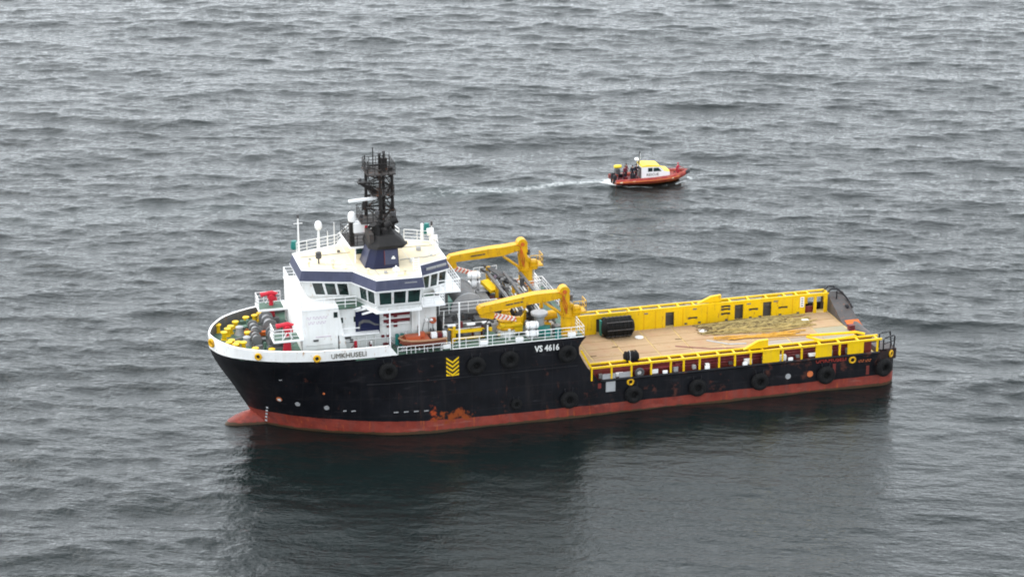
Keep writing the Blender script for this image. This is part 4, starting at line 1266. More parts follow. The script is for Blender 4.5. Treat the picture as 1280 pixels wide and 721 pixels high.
for x, y, w_, d_, h_, mt in ((21.0, -3.6, 1.0, 1.2, 1.6, 'darkgrey'), (22.6, -3.7, 1.6, 1.1, 1.2, 'grey'), (24.3, -3.5, 1.3, 1.2, 1.5, 'midgrey'), (25.4, -4.0, .7, .7, 1.0, 'lightgrey'), (20.6, -5.4, .6, .5, 1.4, 'midgrey'), (22.0, -4.6, .5, .4, .9, 'darkgrey'), (23.6, -4.7, .6, .4, .7, 'lightgrey')):
    MB().box((x, y, 7.86 + h_ / 2), (w_, d_, h_)).build("deck_locker", mt, ship)
gp = MB()
for k in range(10):
    x = 20.6 + k * .52
    y = random.uniform(-3.0, -2.7)
    gp.tube([(x, y, 7.9), (x, y, 9.2 + random.uniform(0, .6)), (x + random.uniform(.4, 1.0), y - .1, 9.5 + random.uniform(0, .3))], .055, 6)
gp.split("vent_pipe", 'grey', ship)
wp = MB()
for (a, b) in (((20.6, -4.2, 9.2), (25.6, -4.2, 9.15)), ((20.8, -4.6, 8.8), (24.0, -4.6, 8.85)), ((22.2, -3.2, 9.8), (22.2, -4.8, 8.0)), ((24.8, -3.0, 9.6), (25.6, -4.6, 7.9)), ((20.4, -4.9, 7.9), (20.5, -4.9, 10.8))):
    wp.cyl(a, b, .05, 6)
wp.split("white_pipe", 'offwhite', ship)
for x, y, z in ((21.2, -4.85, 9.35), (23.0, -4.85, 9.3), (24.4, -4.85, 9.35)):
    MB().box((x, y, z), (.75, .35, .10)).build("strip_light", 'cleanwhite', ship)
    MB().cyl((x, y, 7.86), (x, y, z - .05), .04, 6).build("light_post", 'grey', ship)
MB().cyl((21.5, -6.6, 7.86), (21.5, -6.6, 12.1), .075, 8).build("signal_pole", 'cleanwhite', ship)
MB().cyl((24.2, -6.2, 7.86), (24.2, -6.2, 9.6), .06, 8).build("signal_pole", 'cleanwhite', ship)
railing(ship, [(20.6, -2.7, 9.66), (26.0, -2.7, 9.66)], 1.0, .9, 3, .03)
yb = MB()
yb.beam((21.3, -5.0, 8.75), (24.9, -5.0, 8.75), .22, .26)
yb.beam((21.4, -5.0, 7.86), (21.4, -5.0, 9.3), .24, .24)
yb.beam((24.8, -5.0, 7.86), (24.8, -5.0, 8.62), .22, .22)
yb.beam((21.5, -5.3, 8.2), (25.6, -5.3, 8.2), .12, .16)
yb.split("davit_frame", 'railyellow', ship, smooth=False)
yb = MB(); yb.tube([(20.5, -5.6, 7.9), (20.5, -5.6, 9.0), (20.75, -5.6, 9.3), (21.1, -5.6, 9.2), (21.1, -5.6, 7.9)], .13, 8); yb.build("davit_arm", 'yellow', ship)
MB().bb(20.65, 20.95, -5.45, -4.9, 7.86, 8.9).build("davit_winch", 'grey', ship)
# yellow tugger winch on a buff base
MB().lathe([(.95, 0), (.95, .5), (.6, .55)], (26.4, -4.3, 7.86), 'z', 16).build("tugger_base", 'offwhite', ship)
tg = MB(); tg.lathe([(.85, .56), (.95, .7), (.7, 1.0), (.72, 1.4), (.9, 1.45), (.5, 1.7), (.35, 2.2), (.45, 2.35), (.2, 2.5)], (26.4, -4.3, 7.86), 'z', 16)
tg.build("tugger_winch", 'yellow', ship)
tg = MB(); tg.cyl((25.7, -4.9, 8.9), (27.6, -4.9, 8.9), .28, 10); tg.box((27.4, -4.6, 8.5), (.8, .7, .7)); tg.tube([(27.8, -4.4, 7.9), (27.9, -4.4, 9.4), (28.3, -4.3, 9.9)], .14, 8)
tg.split("tugger_motor", 'railyellow', ship)
# athwartships pipe rack on yellow portal frames
for x, zt in ((27.0, 9.6), (28.6, 9.4), (30.2, 9.2)):
    for y in (-2.6, 1.2, 4.6):
        MB().beam((x, y, 7.86), (x, y, zt + .9), .28, .28).build("rack_leg", 'yellow', ship, smooth=False)
    MB().beam((x, -2.9, zt + 1.0), (x, 4.9, zt + 1.0), .26, .22).build("rack_beam", 'midgrey', ship, smooth=False)
for k in range(9):
    x = 27.5 + k * .30 + (.35 if k > 4 else 0); z = 9.55 - k * .03
    MB().cyl((x, -3.2 + random.uniform(-.3, .3), z), (x, 4.6 + random.uniform(-.3, .3), z + .25), .085, 8).build("rack_pipe", ('lightgrey', 'offwhite', 'midgrey')[k % 3], ship)
MB().beam((27.3, 5.2, 10.9), (29.2, 3.0, 9.8), .7, .12).build("rack_plate", 'midgrey', ship, smooth=False)
MB().beam((26.3, 3.2, 10.3), (26.9, 1.4, 9.9), .9, .3).build("rack_chute", 'railyellow', ship, smooth=False)
MB().beam((27.2, 5.2, 11.0), (27.3, 5.1, 8.0), .3, .3).build("rack_post", 'yellow', ship, smooth=False)
for k in range(7):
    MB().sphere((27.6 + random.uniform(-.5, 1.6), random.uniform(2.4, 5.0), 10.2 + random.uniform(-.2, .3)), random.uniform(.16, .28), 8, 6).build("rack_valve", random.choice(('maroon', 'grey', 'text_mauve', 'darkgrey')), ship)
for (a, b) in (((26.6, 5.6, 10.6), (28.9, 3.4, 9.7)), ((26.9, 5.8, 10.9), (29.6, 3.6, 9.8))):
    MB().cyl(a, b, .12, 8).build("rack_hose", 'darkgrey', ship)
railing(ship, [(25.9, 5.6, 9.9), (28.2, 5.8, 9.9)], .9, .6, 3, .03)
MB().bb(26.2, 30.2, -2.4, 3.6, 7.86, 8.5).build("cable_tray", 'darkgrey', ship)
for x, y, s_, mt in ((30.5, -4.3, .7, 'cleanwhite'), (31.0, -3.6, .5, 'darkgrey'), (30.4, -3.5, .6, 'teal'), (28.9, -4.9, .5, 'midgrey'), (30.1, -5.6, .5, 'offwhite')):
    MB().box((x, y, 7.86 + s_ / 2), (s_, s_ * .8, s_)).build("deck_box", mt, ship)
MB().cyl((30.0, -4.1, 9.1), (31.2, -4.3, 9.3), .42, 12).build("hose_reel", 'yellow', ship)
cl = MB(); cl.lathe([(.55, 0), (.48, .3), (.46, 1.35), (.56, 1.6), (.78, 1.75), (.78, 1.95), (.70, 1.97)], (29.4, -4.8, 7.86), 'z', 18); cl.build("grey_ventilator", 'lightgrey', ship)
MB().bb(30.35, 30.85, -6.95, -6.6, 7.93, 8.85).build("screen_panel", 'teal', ship)
for x in (20.3, 23.7, 27.0, 31.9):
    MB().box((x, -6.75, 8.15), (.7, .25, .35)).build("rail_box", 'cleanwhite', ship)
MB().bb(24.6, 26.4, 2.0, 4.6, 9.665, 9.75).build("raft_platform", 'lightgrey', ship)

# ---- two knuckle boom cranes
def crane(bx, by, zped, head, knee, tip, jib_a, jib_b):
    c = MB(); c.lathe([(.85, 0), (.85, .12), (.68, .14), (.66, zped - 7.86 - .1), (.78, zped - 7.86 - .06), (.78, zped - 7.86)], (bx, by, 7.86), 'z', 20)
    c = c.build("crane", 'yellow', ship)
    k = MB(); k.cone((bx - .05, by, zped), (head[0], by, head[1] - .9), .56, .42, 14); k.build("crane_column", 'yellow', c)
    for s_ in (-1, 1):
        MB().beam((bx - .1, by + s_ * .42, zped + .1), (head[0] - .05, by + s_ * .36, head[1] + .15), .10, .75, (1, 0, 0), .10, .5).build("column_cheek", 'yellow', c, smooth=False)
    hd = MB(); hd.cyl((head[0], by - .40, head[1]), (head[0], by + .40, head[1]), .50, 18); hd.box((head[0] + .1, by, head[1] - .55), (.8, .7, .6)); hd.build("crane_head", 'yellow', c)
    MB().cyl((head[0], by - .47, head[1]), (head[0], by + .47, head[1]), .2, 12).build("head_pin", 'rusty', c)
    bo = MB()
    vs = []
    sect = [((head[0] - .2, head[1] - .25), .62, .40), ((knee[0] + .5, knee[1] + .02), .84, .46), ((knee[0] - .5, knee[1] - .02), .86, .46), ((tip[0] + 1.2, tip[1] + .12), .74, .40), ((tip[0], tip[1]), .66, .36)]
    for (x, z), hh, ww in sect:
        vs += [(x, by - ww, z - hh / 2), (x, by + ww, z - hh / 2), (x, by + ww, z + hh / 2), (x, by - ww, z + hh / 2)]
    n = len(sect)
    bo.add(vs, [(i * 4 + j, i * 4 + (j + 1) % 4, (i + 1) * 4 + (j + 1) % 4, (i + 1) * 4 + j) for i in range(n - 1) for j in range(4)] + [(3, 2, 1, 0), tuple((n - 1) * 4 + j for j in range(4))])
    bo.build("crane_boom", 'yellow', c, smooth=False)
    for t in (.30, .36, .41, .47, .52, .55):
        x = knee[0] + (tip[0] - knee[0]) * t; z = knee[1] + (tip[1] - knee[1]) * t
        MB().box((x, by - .455, z + .02), (.24, .03, .13), (0, R(-6), 0)).build("boom_marking", 'text_dark', c)
    q = MB(); q.cyl((tip[0] + .1, by - .4, tip[1] - .1), (tip[0] + .1, by + .4, tip[1] - .1), .36, 14); q.build("boom_tip", 'yellow', c)
    q = MB(); q.beam((tip[0] + .15, by, tip[1] - .35), (jib_a[0], by, jib_a[1]), .5, .85, (0, 0, 1), .42, .6); q.build("jib_knuckle", 'yellow', c, smooth=False)
    q = MB(); q.beam((jib_a[0], by, jib_a[1]), (jib_b[0], by, jib_b[1]), .36, .42, (0, 0, 1), .3, .34); q.build("jib", 'stripe', c, smooth=False)
    q = MB(); q.box((jib_b[0] + .15, by, jib_b[1] - .05), (.4, .34, .5)); q.build("jib_end", 'yellow', c)
    for s_ in (-.22, .22):
        MB().cyl((bx - .55, by + s_, zped + .05), (knee[0] + .55, by + s_, knee[1] - .55), .11, 10).build("luffing_cylinder", 'yellow', c)
    cb_ = MB(); cb_.lathe([(.45, 0), (.5, .1), (.5, .75), (.35, .85)], (bx + .68, by - .15, zped - .05), 'z', 12); cb_.box((bx + .45, by, zped + .25), (.7, .8, .6)); cb_.cyl((bx + .2, by - .5, zped + .9), (bx + .2, by + .3, zped + .9), .22, 10); cb_.split("crane_motor", 'yellow', c)
    MB().lathe([(.22, 0), (.22, .5)], (bx + .25, by + .1, zped + 1.3), 'z', 10).build("crane_motor_cap", 'darkgrey', c)
    MB().bb(bx + .3, bx + 1.55, by - .7, by + .6, zped + .28, zped + .38).build("crane_landing", 'yellow', c)
    railing(c, [(bx + .3, by - .68, zped + .38), (bx + 1.5, by - .68, zped + .38), (bx + 1.5, by + .55, zped + .38)], 1.0, .5, 2, .03, 'yellow', "crane_railing")
    ho = MB()
    for s_ in (-.2, 0, .2):
        ho.tube([(bx - .3, by - .6 + s_ * .2, zped + .3), (bx - .45 + s_, by - .6, zped + 1.1), (head[0] - .2, by - .5, head[1] - .2), (head[0] - .6, by - .48, head[1] + .05)], .04, 5)
    ho.split("crane_hose", 'rusty', c)
    lad = MB()
    for s_ in (-.2, .2): lad.cyl((bx + .72, by + s_ - .3, 7.9), (bx + .72, by + s_ - .3, zped + .3), .03, 5)
    for k_ in range(6): lad.cyl((bx + .72, by - .5, 8.15 + k_ * .3), (bx + .72, by - .1, 8.15 + k_ * .3), .022, 4)
    lad.build("crane_ladder", 'offwhite', c)
    return c
crane(31.85, -5.7, 9.7, (31.4, 12.0), (29.0, 11.62), (23.6, 11.0), (24.9, 10.25), (27.0, 9.7))
crane(31.0, 5.7, 10.35, (30.6, 12.85), (28.2, 12.3), (23.6, 11.95), (24.0, 10.95), (25.9, 10.25))
rg = MB(); rg.bb(29.9, 32.2, 4.6, 6.9, 8.3, 8.42); rg.build("crane_foundation", 'offwhite', ship)
railing(ship, [(29.9, 4.65, 8.42), (32.2, 4.65, 8.42), (32.2, 6.85, 8.42)], .9, .6, 3, .035)
for z in (8.75, 9.0):
    q = MB(); q.torus((31.0, 5.7, z), .80, .05, 'z', 20, 6); q.build("pedestal_ring", 'rusty', ship)

# ------------------------------------------------------------------ things that lie on or hang from the ship
fm = MB(); fm.torus((0, 0, 0), .62, .33, 'y', 28, 12)
fme = fm.mesh("tyre_fender", 'rubber')
hm = MB().cyl((0, .12, 0), (0, .2, 0), .42, 16).mesh("fender_hub", 'rubberhole')
def chain_mesh(length):
    c = MB()
    for s_ in (-.35, .35):
        c.tube([(s_ * .9, .05, .55), (s_ * 1.3, .22, .55 + length)], .035, 5)
    return c.mesh("fender_chain", 'black')
cme = chain_mesh(.7)
fend = [
    (14.85, 6.45, 1.0, "black tyre fender under the after end of the white bow bulwark"),
    (22.85, 6.25, 1.0, "black tyre fender on the upper hull just aft of the chevron panel"),
    (25.95, 6.5, 1.0, "black tyre fender high on the hull midway between chevrons and hull number"),
    (31.35, 6.5, 1.0, "black tyre fender touching the last digit of the hull number"),
    (31.55, 2.0, .98, "black tyre fender above the red band, straight below the white hull number"),
    (26.6, 2.05, .62, "small black tyre fender low on the hull near an orange rust mark"),
    (37.7, 1.87, 1.0, "black tyre fender below the yellow mooring ring at the front of the cargo rail"),
    (43.9, 1.87, 1.0, "black tyre fender on the lower hull, second one aft of the yellow ring"),
    (50.0, 1.83, 1.0, "black tyre fender just forward of the white round hull mark"),
    (56.6, 1.8, 1.05, "black tyre fender just aft of the orange round hull mark"),
    (62.45, 1.95, 1.05, "black tyre fender at the stern corner below the black hoop frame")]
for x, z, sc, lab in fend:
    y = -(stern_round(x, hull_side(x, z)) + .30 * sc)
    o = link("tyre_fender", fme, None, (x, y, z)); o.scale = (sc * .9, sc * .9, sc * .9)
    if x > 62: o.rotation_euler = (0, 0, R(14))
    tag(o, lab, "tyre fender", "tyre fenders along the near side of the ship")
    link("fender_hub", hm, o); link("fender_chain", cme, o)

# big rubber fender in the wall opening on the far side of the deck
yk = empty("pneumatic_fender", (40.0, 4.95, zd))
tag(yk, "large black ribbed rubber fender lying against the far yellow wall", "fender")
q = MB(); q.lathe([(.15, -1.62), (.6, -1.55), (.88, -1.3), (.95, -.9), (.95, .9), (.88, 1.3), (.6, 1.55), (.15, 1.62)], (0, 0, .97), 'x', 24); q.build("fender_body", 'rubber', yk)
for k in range(7):
    q = MB(); q.torus((-1.2 + k * .4, 0, .97), .95, .075, 'x', 24, 6); q.build("fender_tyre_band", 'rubber', yk)
for k in range(8):
    t = 2 * math.pi * k / 8
    MB().cyl((-1.3, 1.0 * math.cos(t), .97 + 1.0 * math.sin(t)), (1.3, 1.0 * math.cos(t), .97 + 1.0 * math.sin(t)), .045, 5).build("fender_chain", 'darkgrey', yk)
MB().box((-1.62, .3, .9), (.12, .5, 1.5)).build("fender_stop", 'teal', yk)
bu = empty("rubber_bundle", (37.9, -5.75, ZR - .55))
tag(bu, "small black rubber bundle lashed on top of the near yellow cargo rail", "fender bundle")
q = MB(); q.lathe([(.1, -.72), (.38, -.66), (.5, -.4), (.5, .45), (.36, .68), (.1, .72)], (0, 0, .78), 'x', 16); q.build("bundle_body", 'rubber', bu)
for k in range(4):
    q = MB(); q.torus((-.5 + k * .33, 0, .78), .5, .06, 'x', 18, 6); q.build("bundle_band", 'rubber', bu)
q = MB(); q.tube([(-.25, -.56, .3), (-.25, -.58, .9), (-.2, -.3, 1.34), (-.15, .2, 1.34), (-.15, .5, .9)], .03, 5); q.build("lashing", 'lightgrey', bu)
MB().beam((0, -.45, .26), (0, .45, .26), 1.3, .06).build("bundle_cradle", 'darkgrey', bu)

# rope heaps on the cargo deck
def rope_heap(name, label, n, mat, xa, xb, ya, yb, r, seed, amp=.35, lift=.35):
    rng = random.Random(seed)
    q = MB()
    for k in range(n):
        t0 = rng.random(); y0 = ya + (yb - ya) * t0
        a = xa + rng.random() * (xb - xa) * .25; b = xb - rng.random() * (xb - xa) * .3
        ph = rng.random() * 6; f1 = rng.uniform(.3, .6); am = rng.uniform(.3, 1.0) * amp; sl_ = rng.uniform(-.07, .07)
        pts = []
        m_ = 26
        for i in range(m_ + 1):
            x = a + (b - a) * i / m_
            y = y0 + am * math.sin(f1 * x + ph) + sl_ * (x - a) + .05 * math.sin(1.3 * x + ph * 2)
            mid = max(0, 1 - abs((y - (ya + yb) / 2) / ((yb - ya) / 2 + .5)))
            z = zd + r + lift * mid * rng.random() * .7 + .02
            pts.append((x, y, z))
        q.tube(pts, r, 5)
    o = q.build(name, mat); tag(o, label, "rope")
    return o
rope_heap("rope_heap", "tan mooring ropes spread in a long heap along the far side of the deck", 30, 'rope_tan', 47.6, 60.3, 2.6, 5.6, .055, 3, .22, .3)
rope_heap("rope_heap", "yellowish ropes lying loosely over the near edge of the tan rope heap", 12, 'rope_yellow', 48.4, 59.8, 1.9, 4.8, .055, 5, .3, .3)
rope_heap("rope_heap", "dark brown ropes tangled at the forward end of the tan rope heap", 20, 'rope_brown', 47.4, 58.5, 2.6, 5.7, .05, 8, .3, .3)
rope_heap("hawser", "orange hawser laid in long bights on the near side of the rope heap", 8, 'rope_orange', 48.3, 58.6, 1.0, 1.9, .06, 13, .35, .15)

# life raft canisters
can = MB(); can.lathe([(.05, -.58), (.26, -.56), (.34, -.46), (.35, -.06), (.37, -.04), (.37, .04), (.35, .06), (.34, .46), (.26, .56), (.05, .58)], (0, 0, 0), 'x', 18)
cme_ = can.mesh("life_raft_canister", 'cleanwhite')
bnd = MB()
for x in (-.3, .3): bnd.torus((x, 0, 0), .35, .02, 'x', 18, 4)
bme_ = bnd.mesh("canister_strap", 'grey')
crd = MB()
for x in (-.35, .35): crd.box((x, 0, -.40), (.08, .7, .12))
crm = crd.mesh("canister_cradle", 'grey')
for x, y, z, lab in ((28.35, -6.15, 9.15, "upper white raft canister of the pair at the near deck edge"), (28.35, -6.15, 8.36, "lower white raft canister of the pair at the near deck edge"),
                     (25.3, 3.1, 11.0, "upper white raft canister of the pair below the far crane's striped jib"), (25.3, 3.1, 10.2, "lower white raft canister of the pair below the far crane's striped jib")):
    o = link("life_raft_canister", cme_, None, (x, y, z)); tag(o, lab, "life raft", "white life raft canisters")
    link("canister_strap", bme_, o); link("canister_cradle", crm, o)
lb = MB(); lb.torus((0, 0, 0), .22, .09, 'y', 18, 8); lb = lb.build("lifebuoy", 'orange', loc=(19.5, -4.9, 10.0)); tag(lb, "orange lifebuoy on the after corner of the white deckhouse", "lifebuoy")
MB().box((0, .05, .1), (.5, .1, .35)).build("lifebuoy_bracket", 'orange', lb)

# the ship's own small orange boat in its cradle
wb = empty("workboat", (18.3, -6.15, 8.05))
tag(wb, "small open orange workboat in its cradle beside the white deckhouse", "boat")
hl = MB(); vs = []; st_ = [(-2.15, .15, .75), (-1.9, .48, .35), (-1.3, .78, .12), (-.4, .90, .05), (.7, .90, .05), (1.5, .84, .08), (1.95, .76, .15)]
for x, b, zk in st_:
    vs += [(x, -b, .95), (x, -b * .92, .6), (x, -b * .5, zk + .12), (x, 0, zk), (x, b * .5, zk + .12), (x, b * .92, .6), (x, b, .95)]
k = 7
hl.add(vs, [(i * k + j, i * k + j + 1, (i + 1) * k + j + 1, (i + 1) * k + j) for i in range(len(st_) - 1) for j in range(6)] + [tuple((len(st_) - 1) * k + j for j in range(7))])
hl.build("boat_hull", 'orangehull', wb)
tb = MB(); tb.tube([(1.95, -.78, .95), (1.5, -.86, .95), (.7, -.92, .95), (-.4, -.92, .95), (-1.3, -.8, .97), (-1.9, -.5, 1.0), (-2.2, 0, 1.05), (-1.9, .5, 1.0), (-1.3, .8, .97), (-.4, .92, .95), (.7, .92, .95), (1.95, .78, .95)], .11, 8); tb.build("boat_gunwale", 'wood', wb)
dk = MB(); dk.prism([(-1.9, -.4), (-1.2, -.7), (.5, -.8), (.5, .8), (-1.2, .7), (-1.9, .4)], .85, .92); dk.build("boat_deck", 'orange', wb)
for a, b, mt in (((-1.0, 0, 1.05), (1.3, .8, .3), 'orange'), ((-.1, .2, 1.15), (.5, .5, .4), 'orange'), ((.95, -.1, 1.1), (.5, .45, .45), 'cleanwhite'), ((1.5, .1, 1.0), (.4, .6, .3), 'maroon')):
    MB().box(a, b).build("boat_console" if mt == 'cleanwhite' else "boat_seat", mt, wb)
MB().box((1.95, 0, .9), (.35, .4, .8)).build("outboard_engine", 'offwhite', wb)
cr = MB()
for x in (-1.3, .2, 1.4):
    cr.beam((x, -.8, -.17), (x + .1, -.35, .25), .10, .10); cr.beam((x, .8, -.17), (x + .1, .35, .25), .10, .10)
cr.split("boat_chock", 'lightgrey', wb)

# ------------------------------------------------------------------ rescue boat, running to the right beyond the ship
BX, BY = 61.9, 60.5
rb = empty("rescue_boat", (BX, BY, -.05), (0, R(.5), 0))
rb.scale = (.95, 1, .86)
tag(rb, "small orange and red rescue boat with white cabin and yellow roof under way", "rescue boat")
hl = MB()
st_ = [(-4.9, 1.25, .05, .75), (-3, 1.35, -.1, .75), (0, 1.4, -.2, .78), (2.2, 1.25, -.1, .88), (3.6, .85, .2, 1.02), (4.4, .4, .65, 1.18), (4.75, .06, 1.0, 1.25)]
vs = []
for x, b, zk, zt in st_:
    vs += [(x, -b, zt), (x, -b * .95, zk + (zt - zk) * .45), (x, 0, zk - .15), (x, b * .95, zk + (zt - zk) * .45), (x, b, zt)]
hl.add(vs, [(i * 5 + j, i * 5 + j + 1, (i + 1) * 5 + j + 1, (i + 1) * 5 + j) for i in range(len(st_) - 1) for j in range(4)] + [(0, 1, 2, 3, 4)])
hl.build("hull", 'rescueorange', rb)
MB().prism([(-4.85, -1.25), (0, -1.4), (2.2, -1.2), (3.6, -.8), (4.3, -.3), (4.3, .3), (3.6, .8), (2.2, 1.2), (0, 1.4), (-4.85, 1.25)], .66, .72).build("deck", 'maroon', rb)
side = [(-5.2, -1.35, .72), (-3, -1.42, .72), (0, -1.46, .75), (1.8, -1.36, .84), (3.2, -1.02, .98), (4.2, -.52, 1.14), (4.72, 0, 1.24)]
tb = MB(); tb.tube(side + [(x, -y, z) for x, y, z in reversed(side[:-1])], [.34, .36, .37, .37, .35, .32, .30] + [.32, .35, .37, .37, .36, .34], 12)
tb.build("inflatable_collar", 'rescuered', rb)
tb = MB(); tb.tube([(x, y - .30, z + .05) for x, y, z in side[:5]], .10, 8); tb.build("collar_band", 'rescueorange', rb)
for k in range(9):
    x = -4.6 + k * .85
    MB().box((x, -1.76 + max(0, x - 1.6) * .22, .80 + max(0, x) * .05), (.34, .05, .14)).build("collar_patch", 'text_orange' if k % 2 else 'cream', rb)
MB().lathe([(.33, 0), (.28, .15), (.1, .26)], (-5.2, -1.35, .72), 'x', 10).build("collar_end", 'black', rb)
MB().lathe([(.33, 0), (.28, .15), (.1, .26)], (-5.2, 1.35, .72), 'x', 10).build("collar_end", 'black', rb)
q = MB(); q.tube([(4.25, -.62, 1.16), (4.75, -.35, 1.27), (4.95, 0, 1.30), (4.75, .35, 1.27), (4.25, .62, 1.16)], .26, 10); q.build("bow_fender", 'black', rb)
# cabin
cbn = MB()
cbn.prism([(-1.6, .72), (2.1, .72), (2.05, 1.62), (1.35, 1.78), (.75, 2.42), (-1.1, 2.52), (-1.6, 2.52)], -1.0, 1.0, 'y')
cbn.build("cabin", 'cleanwhite', rb, smooth=False)
MB().prism([(-1.7, 2.525), (.75, 2.43), (.7, 2.62), (-.9, 2.80), (-1.6, 2.72)], -.98, .98, 'y').build("cabin_roof", 'rescueyellow', rb, smooth=False)
MB().prism([(1.1, 1.80), (2.06, 1.64), (2.1, 1.74), (1.3, 1.92)], -.9, .9, 'y').build("fore_hatch", 'rescueyellow', rb, smooth=False)
for sg in (-1, 1):
    for (a, b, c, d_) in ((-.85, -.25, 1.82, 2.38), (-.12, .95, 1.82, 2.34)):
        w_ = MB(); top_b = b if b < 0 else .5
        w_.prism([(a, c), (b, c), (top_b, d_), (a, d_)], sg * 1.004, sg * 1.02, 'y')
        w_.build("cabin_window", 'glass', rb, smooth=False)
q = MB(); q.add([(1.28, -.85, 1.88), (1.28, .85, 1.88), (.82, .85, 2.37), (.82, -.85, 2.37), (1.30, -.85, 1.90), (1.30, .85, 1.90), (.84, .85, 2.39), (.84, -.85, 2.39)], [(0, 1, 2, 3), (4, 5, 6, 7), (0, 1, 5, 4), (1, 2, 6, 5), (2, 3, 7, 6), (3, 0, 4, 7)])
q.build("windscreen", 'glass', rb, smooth=False)
text_mesh("cabin_lettering", "RESCUE", .50, 'text_dark', rb, (-1.05, -1.006, 1.22), (R(90), 0, 0), .01, .008, .95)
MB().bb(-1.62, -1.605, -.6, .6, .75, 2.3).build("cabin_door", 'darkgrey', rb)
q = MB(); q.cyl((-1.7, 0, 2.7), (-1.7, 0, 4.55), .055, 6); q.build("mast", 'black', rb)
q = MB(); q.cyl((-1.95, -.35, 2.6), (-1.75, 0, 3.1), .05, 6); q.cyl((-1.95, .35, 2.6), (-1.75, 0, 3.1), .05, 6); q.split("mast_stay", 'black', rb)
MB().cyl((-1.5, .3, 2.7), (-1.5, .3, 4.1), .02, 5).build("whip_aerial", 'cleanwhite', rb)
MB().lathe([(.2, 0), (.28, .05), (.28, .22), (.2, .3)], (-2.05, 0, 3.28), 'z', 12).build("radar_dome", 'cleanwhite', rb)
MB().beam((-2.2, 0, 3.25), (-1.7, 0, 3.25), .12, .06).build("radar_bracket", 'cleanwhite', rb)
# engines, frame with yellow righting bag
for sg in (-1, 1):
    e_ = MB(); e_.lathe([(.1, .6), (.24, .75), (.27, 1.25), (.2, 1.48), (.05, 1.54)], (-5.05, sg * .48, 0), 'z', 10); e_.cone((-5.15, sg * .48, .7), (-5.2, sg * .48, -.3), .13, .08, 8)
    e_.build("outboard_engine", 'black', rb)
    q = MB(); q.tube([(-4.7, sg * .8, .7), (-4.6, sg * .75, 2.0), (-4.6, sg * .4, 2.35), (-4.6, 0, 2.38)], .06, 6); q.build("righting_frame", 'black', rb)
MB().bb(-4.85, -4.3, -.4, .4, 1.55, 2.2).build("frame_pannel", 'darkgrey', rb)
q = MB(); q.lathe([(.05, -.5), (.2, -.46), (.25, -.2), (.25, .2), (.2, .46), (.05, .5)], (-4.55, 0, 2.55), 'x', 14); q.build("righting_bag", 'rescueyellow', rb)
for x, y, s_, mt in ((-3.9, .7, .5, 'black'), (-2.5, 0, .6, 'darkgrey'), (-3.6, -.5, .45, 'maroon')):
    MB().box((x, y, .72 + s_ / 2), (s_, s_ * .8, s_)).build("equipment_locker", mt, rb)
q = MB(); q.tube([(2.6, -.85, 1.0), (2.6, -.85, 1.55), (3.9, -.45, 1.75), (4.3, 0, 1.8), (3.9, .45, 1.75), (2.6, .85, 1.55), (2.6, .85, 1.0)], .035, 6); q.build("bow_rail", 'redlead', rb)
MB().prism([(2.15, -.95), (3.3, -.7), (4.1, -.2), (4.1, .2), (3.3, .7), (2.15, .95)], .98, 1.06).build("bow_deck", 'rescuered', rb)

# ---- people
def skinned(name, verts, edges, radii, mat, parent, sub=1):
    me = bpy.data.meshes.new(name)
    me.from_pydata([tuple(v) for v in verts], edges, [])
    o = bpy.data.objects.new(name, me); COL.objects.link(o)
    md = o.modifiers.new("skin", 'SKIN'); md.use_smooth_shade = True
    for i, r in enumerate(radii):
        me.skin_vertices[0].data[i].radius = (r, r)
    me.skin_vertices[0].data[0].use_root = True
    sb = o.modifiers.new("sub", 'SUBSURF'); sb.levels = sub; sb.render_levels = sub
    dg = bpy.context.evaluated_depsgraph_get(); dg.update()
    nm = bpy.data.meshes.new_from_object(o.evaluated_get(dg))
    bpy.data.objects.remove(o); bpy.data.meshes.remove(me)
    nm.materials.clear(); nm.materials.append(M[mat]); nm.name = name
    return link(name, nm, parent)

